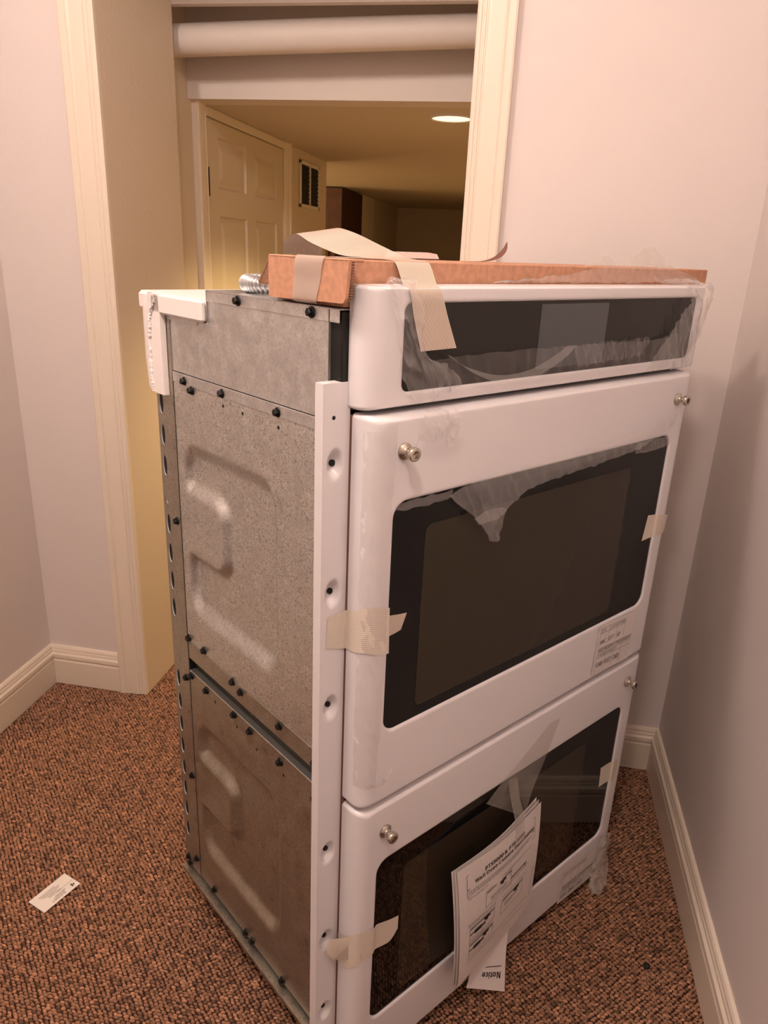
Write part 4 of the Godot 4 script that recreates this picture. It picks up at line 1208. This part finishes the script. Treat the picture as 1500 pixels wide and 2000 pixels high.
func build_papers() -> void:
	spec_label("spec_label", Vector3(0.580, 0.6850, 0.0020), Vector3(1, -0.045, 0).normalized(), Vector3(0.045, 1, 0).normalized(), 0.122, 0.102, ["WHC", "DTT", "AP"], ["CAM", "XSZ", "CWD"], "white printed spec label at the lower right of the upper oven door")
	spec_label("spec_label", Vector3(0.586, 0.1130, 0.0020), Vector3(1, -0.040, 0).normalized(), Vector3(0.040, 1, 0).normalized(), 0.122, 0.082, ["", "", ""], ["BSO", "DWH", "CWD"], "white printed spec label at the lower right of the lower oven door")
	# instruction sheets, three stapled and fanned
	var n := Vector3(0.05, 0.08, 1.0).normalized()
	var base := Vector3(0.33, 0.12, 0.03)
	var t := thing("instruction_sheets", "stapled instruction sheets with drawings taped to the lower oven window", "papers", on_oven(base))
	var spot := func(x: float, y: float, k: int) -> Vector3:
		# x 0..0.216 to the right, y 0..-0.279 downwards
		var u := x / 0.216
		var v := -y / 0.279
		var p := Vector3(0.216, 0.3800, 0.0) + Vector3(0.9965, 0.0835, 0) * x + Vector3(-0.108, 0.994, 0) * y
		p.z = 0.0300 - 0.012 * u + 0.010 * sin(PI * u) * (1.0 - v) + 0.006 * sin(v * 3.0 + u) - 0.0030 * k + 0.012 * maxf(0.0, u - 0.75) * (1.0 - v)
		p.x += -0.0035 * k
		p.y += 0.0045 * k * u
		return p
	for k in [2, 1, 0]:
		var rows := []
		for j in 25:
			var a := PackedVector3Array()
			for i in 19:
				var x := 0.216 * i / 18.0
				var y := -0.279 * j / 24.0
				if k == 0 and j > 18 and i > 14:
					y += 0.0016 * (j - 18) * (i - 14) * 0.35
				a.append(spot.call(x, y, k))
			rows.append(a)
		var s1 := ST()
		grid(s1, rows, true)
		part(s1, "sheet", M.paper, t, -base)
	var at := func(x: float, y: float) -> Vector3: return (spot.call(x, y, 0) as Vector3) + n * 0.0007
	var s := ST()
	# ruled frames
	frame_bars(s, at, 0.018, -0.022, 0.198, -0.052, 0.0007, n)
	frame_bars(s, at, 0.018, -0.054, 0.198, -0.070, 0.0007, n)
	for r in [[0.062, -0.088, 0.130, -0.128], [0.024, -0.146, 0.088, -0.176], [0.024, -0.188, 0.088, -0.218], [0.108, -0.150, 0.172, -0.190]]:
		frame_bars(s, at, r[0], r[3], r[2], r[1], 0.0006, n)
	bar(s, at, 0.205, -0.15, 0.2056, -0.235, n)
	part(s, "frames", M.ink, t, -base)
	s = ST()
	letters(s, "PTS9000 & PTD9000", 0.0092, func(x: float, y: float) -> Vector3: return at.call(0.058 + x, -0.032 + y), n, true, "Droid Sans", 0.95)
	letters(s, "Wall Oven Camera Installation", 0.0085, func(x: float, y: float) -> Vector3: return at.call(0.036 + x, -0.044 + y), n, true, "Droid Sans", 0.95)
	part(s, "heading", M.ink, t, -base)
	# small drawings: an oven edge with a camera bracket, each its own print
	for r in [[0.062, -0.088, 0.130], [0.024, -0.146, 0.088], [0.024, -0.188, 0.088], [0.108, -0.150, 0.172]]:
		var x0: float = r[0]
		var y0: float = r[1]
		var x1: float = r[2]
		s = ST()
		bar(s, at, x0 + 0.002, y0 - 0.0035, x1 - 0.002, y0 - 0.0058, n)
		bar(s, at, x0 + 0.036, y0 - 0.0058, x0 + 0.052, y0 - 0.0110, n)
		bar(s, at, x0 + 0.040, y0 - 0.0110, x0 + 0.046, y0 - 0.0150, n)
		if x0 < 0.05:
			bar(s, at, x0 + 0.001, y0 - 0.0168, x0 + 0.030, y0 - 0.0192, n)
			bar(s, at, x0 + 0.012, y0 - 0.0140, x0 + 0.030, y0 - 0.0230, n)
			bar(s, at, x0 + 0.030, y0 - 0.0160, x0 + 0.040, y0 - 0.0215, n)
		else:
			bar(s, at, x0 + 0.036, y0 - 0.0110, x0 + 0.040, y0 - 0.0125, n)
		part(s, "drawing", M.ink, t, -base)
	s = ST()
	bar(s, at, 0.130, -0.112, 0.178, -0.1142, n)
	bar(s, at, 0.172, -0.1142, 0.1745, -0.1200, n)
	part(s, "drawing", M.ink, t, -base)
	# lines of small print
	s = ST()
	var lines := [[0.022, 0.190, -0.058], [0.022, 0.180, -0.062], [0.022, 0.150, -0.066], [0.020, 0.066, -0.0745], [0.104, 0.196, -0.0840], [0.020, 0.090, -0.136], [0.020, 0.088, -0.140], [0.022, 0.086, -0.180], [0.022, 0.082, -0.184], [0.022, 0.196, -0.226], [0.108, 0.180, -0.142], [0.108, 0.184, -0.1225], [0.135, 0.172, -0.1175], [0.118, 0.160, -0.166], [0.118, 0.160, -0.170], [0.118, 0.156, -0.174], [0.074, 0.120, -0.110], [0.074, 0.122, -0.114], [0.076, 0.116, -0.118], [0.126, 0.190, -0.243], [0.020, 0.1, -0.232]]
	for l in lines:
		var x: float = l[0]
		while x < l[1]:
			var wd := rng.randf_range(0.003, 0.010)
			bar(s, at, x, l[2], minf(x + wd, l[1]), l[2] - 0.0010, n)
			x += wd + 0.0014
	part(s, "small_print", M.faint_ink, t, -base).set_meta("kind", "stuff")
	# tape that holds them
	s = ST()
	ribbon(s, [Vector3(0.462, 0.5320, 0.0020), Vector3(0.400, 0.4980, 0.0025), Vector3(0.345, 0.4720, 0.0040), Vector3(0.300, 0.4520, 0.0080)], [Vector3(0.494, 0.5320, 0.0020), Vector3(0.462, 0.4600, 0.0030), Vector3(0.435, 0.4100, 0.0040), Vector3(0.410, 0.3650, 0.0100)], 30, true)
	single(s, "clear_tape", M.clear_tape, Vector3(0.40, 0.46, 0.0), "wide clear tape running down onto the instruction sheets", "tape")
	s = ST()
	ribbon(s, [Vector3(0.360, 0.4650, 0.0030), Vector3(0.358, 0.4300, 0.0150), Vector3(0.352, 0.4000, 0.0330), Vector3(0.350, 0.3580, 0.0400)], [Vector3(0.384, 0.4600, 0.0030), Vector3(0.382, 0.4250, 0.0150), Vector3(0.376, 0.3980, 0.0330), Vector3(0.374, 0.3560, 0.0400)], 20, true)
	single(s, "paper_tape", M.clear_tape, Vector3(0.36, 0.40, 0.0), "narrow tape strip holding the top of the instruction sheets", "tape")
	# the notice hanging upside down below
	var nb := Vector3(0.34, 0.01, 0.02)
	var nt := thing("notice_sheet", "white notice paper hanging upside down below the instruction sheets", "paper", on_oven(nb))
	var npos := func(x: float, y: float) -> Vector3:
		# x 0..0.085 left to right, y 0..0.13 upwards from its lower edge
		var low := Vector3(0.294, 0.0440, 0.0130).lerp(Vector3(0.3700, 0.0030, 0.0440), x / 0.085)
		var high := Vector3(0.345, 0.1450, 0.0080).lerp(Vector3(0.4050, 0.1500, 0.0120), x / 0.085)
		return low.lerp(high, y / 0.13) + Vector3(0, 0, -0.004 * sin(PI * y / 0.13))
	var nrows := []
	for j in 11:
		var a := PackedVector3Array()
		for i in 9:
			a.append(npos.call(0.085 * i / 8.0, 0.13 * j / 10.0))
		nrows.append(a)
	s = ST()
	grid(s, nrows, false)
	part(s, "sheet", M.paper, nt, -nb)
	s = ST()
	var nn := Vector3(0, 0.2, 1).normalized()
	letters(s, "Notice", 0.011, func(x: float, y: float) -> Vector3: return (npos.call(0.074 - x, 0.026 - y) as Vector3) + nn * 0.001, nn, true)
	bar(s, func(x: float, y: float) -> Vector3: return (npos.call(x, y) as Vector3) + nn * 0.001, 0.034, 0.0400, 0.074, 0.0412, nn)
	part(s, "lettering", M.ink, nt, -nb)

# ---------------------------------------------------------------- on the floor
func build_small() -> void:
	var ex := Vector3(0.047, 0, 0.0165).normalized()
	var ey := Vector3(-0.0235, 0, 0.0845).normalized()
	ey = (ey - ex * ey.dot(ex)).normalized()
	var o := Vector3(-0.679, 0.0016, -0.331)
	# long side runs towards the camera; writing is read from the right
	var t := thing("business_card", "white business card lying on the carpet left of the oven", "card", Transform3D(Basis(), o))
	var s := ST()
	var hx := ex * 0.0500
	var hy := ey * 0.0870
	var up := Vector3(0, 0.0009, 0)
	quad(s, up, hx + up, hx + hy + up, hy + up, Vector3.UP)
	quad(s, Vector3.ZERO, hy, hy + up, up, -ex)
	quad(s, hx, hx + hy, hx + hy + up, hx + up, ex)
	quad(s, hy, hx + hy, hx + hy + up, hy + up, ey)
	quad(s, Vector3.ZERO, hx, hx + up, up, -ey)
	part(s, "card_stock", M.paper, t)
	var at := func(x: float, y: float) -> Vector3: return ex * (0.050 - x) + ey * y + up * 1.3
	s = ST()
	for l in [[0.0065, 0.030, 0.062], [0.0105, 0.030, 0.056], [0.0145, 0.026, 0.050]]:
		var y: float = l[1]
		while y < l[2]:
			var wd := rng.randf_range(0.003, 0.008)
			bar(s, at, l[0], y, l[0] + 0.0013, minf(y + wd, l[2]), Vector3.UP)
			y += wd + 0.001
	bar(s, at, 0.0215, 0.002, 0.0221, 0.040, Vector3.UP)
	part(s, "print", M.ink, t)
	s = ST()
	for l in [[0.022, 0.030, 0.058], [0.026, 0.036, 0.060], [0.030, 0.030, 0.066], [0.034, 0.026, 0.070], [0.038, 0.034, 0.072]]:
		bar(s, at, l[0], l[1], l[0] + 0.0012, l[2], Vector3.UP)
	part(s, "faint_print", M.faint_ink, t)
	s = ST()
	for k in 3:
		var g := TAU * k / 3.0 + 0.4
		var c := Vector2(0.011 + 0.0026 * cos(g), 0.011 + 0.0026 * sin(g))
		var q: Array[Vector3] = []
		for e in 3:
			q.append(at.call(c.x + 0.0032 * cos(g + TAU * e / 3.0 + 0.6), c.y + 0.0032 * sin(g + TAU * e / 3.0 + 0.6)))
		tri(s, q[0], q[1], q[2], Vector3.UP, Vector3.UP, Vector3.UP)
	part(s, "emblem", M.ink, t)
	# crumb
	s = ST()
	lathe(s, Vector3.ZERO, Vector3.UP, [[0.0, 0.0], [0.006, 0.001], [0.007, 0.004], [0.004, 0.008], [0.0, 0.009]], 7)
	var d := MeshInstance3D.new()
	d.mesh = mesh_of(s, M.void)
	d.name = "dirt_crumb"
	add_child(d)
	d.position = Vector3(0.5375, 0.0, -0.374)
	tag(d, "small dark crumb of dirt on the carpet near the right wall", "debris")
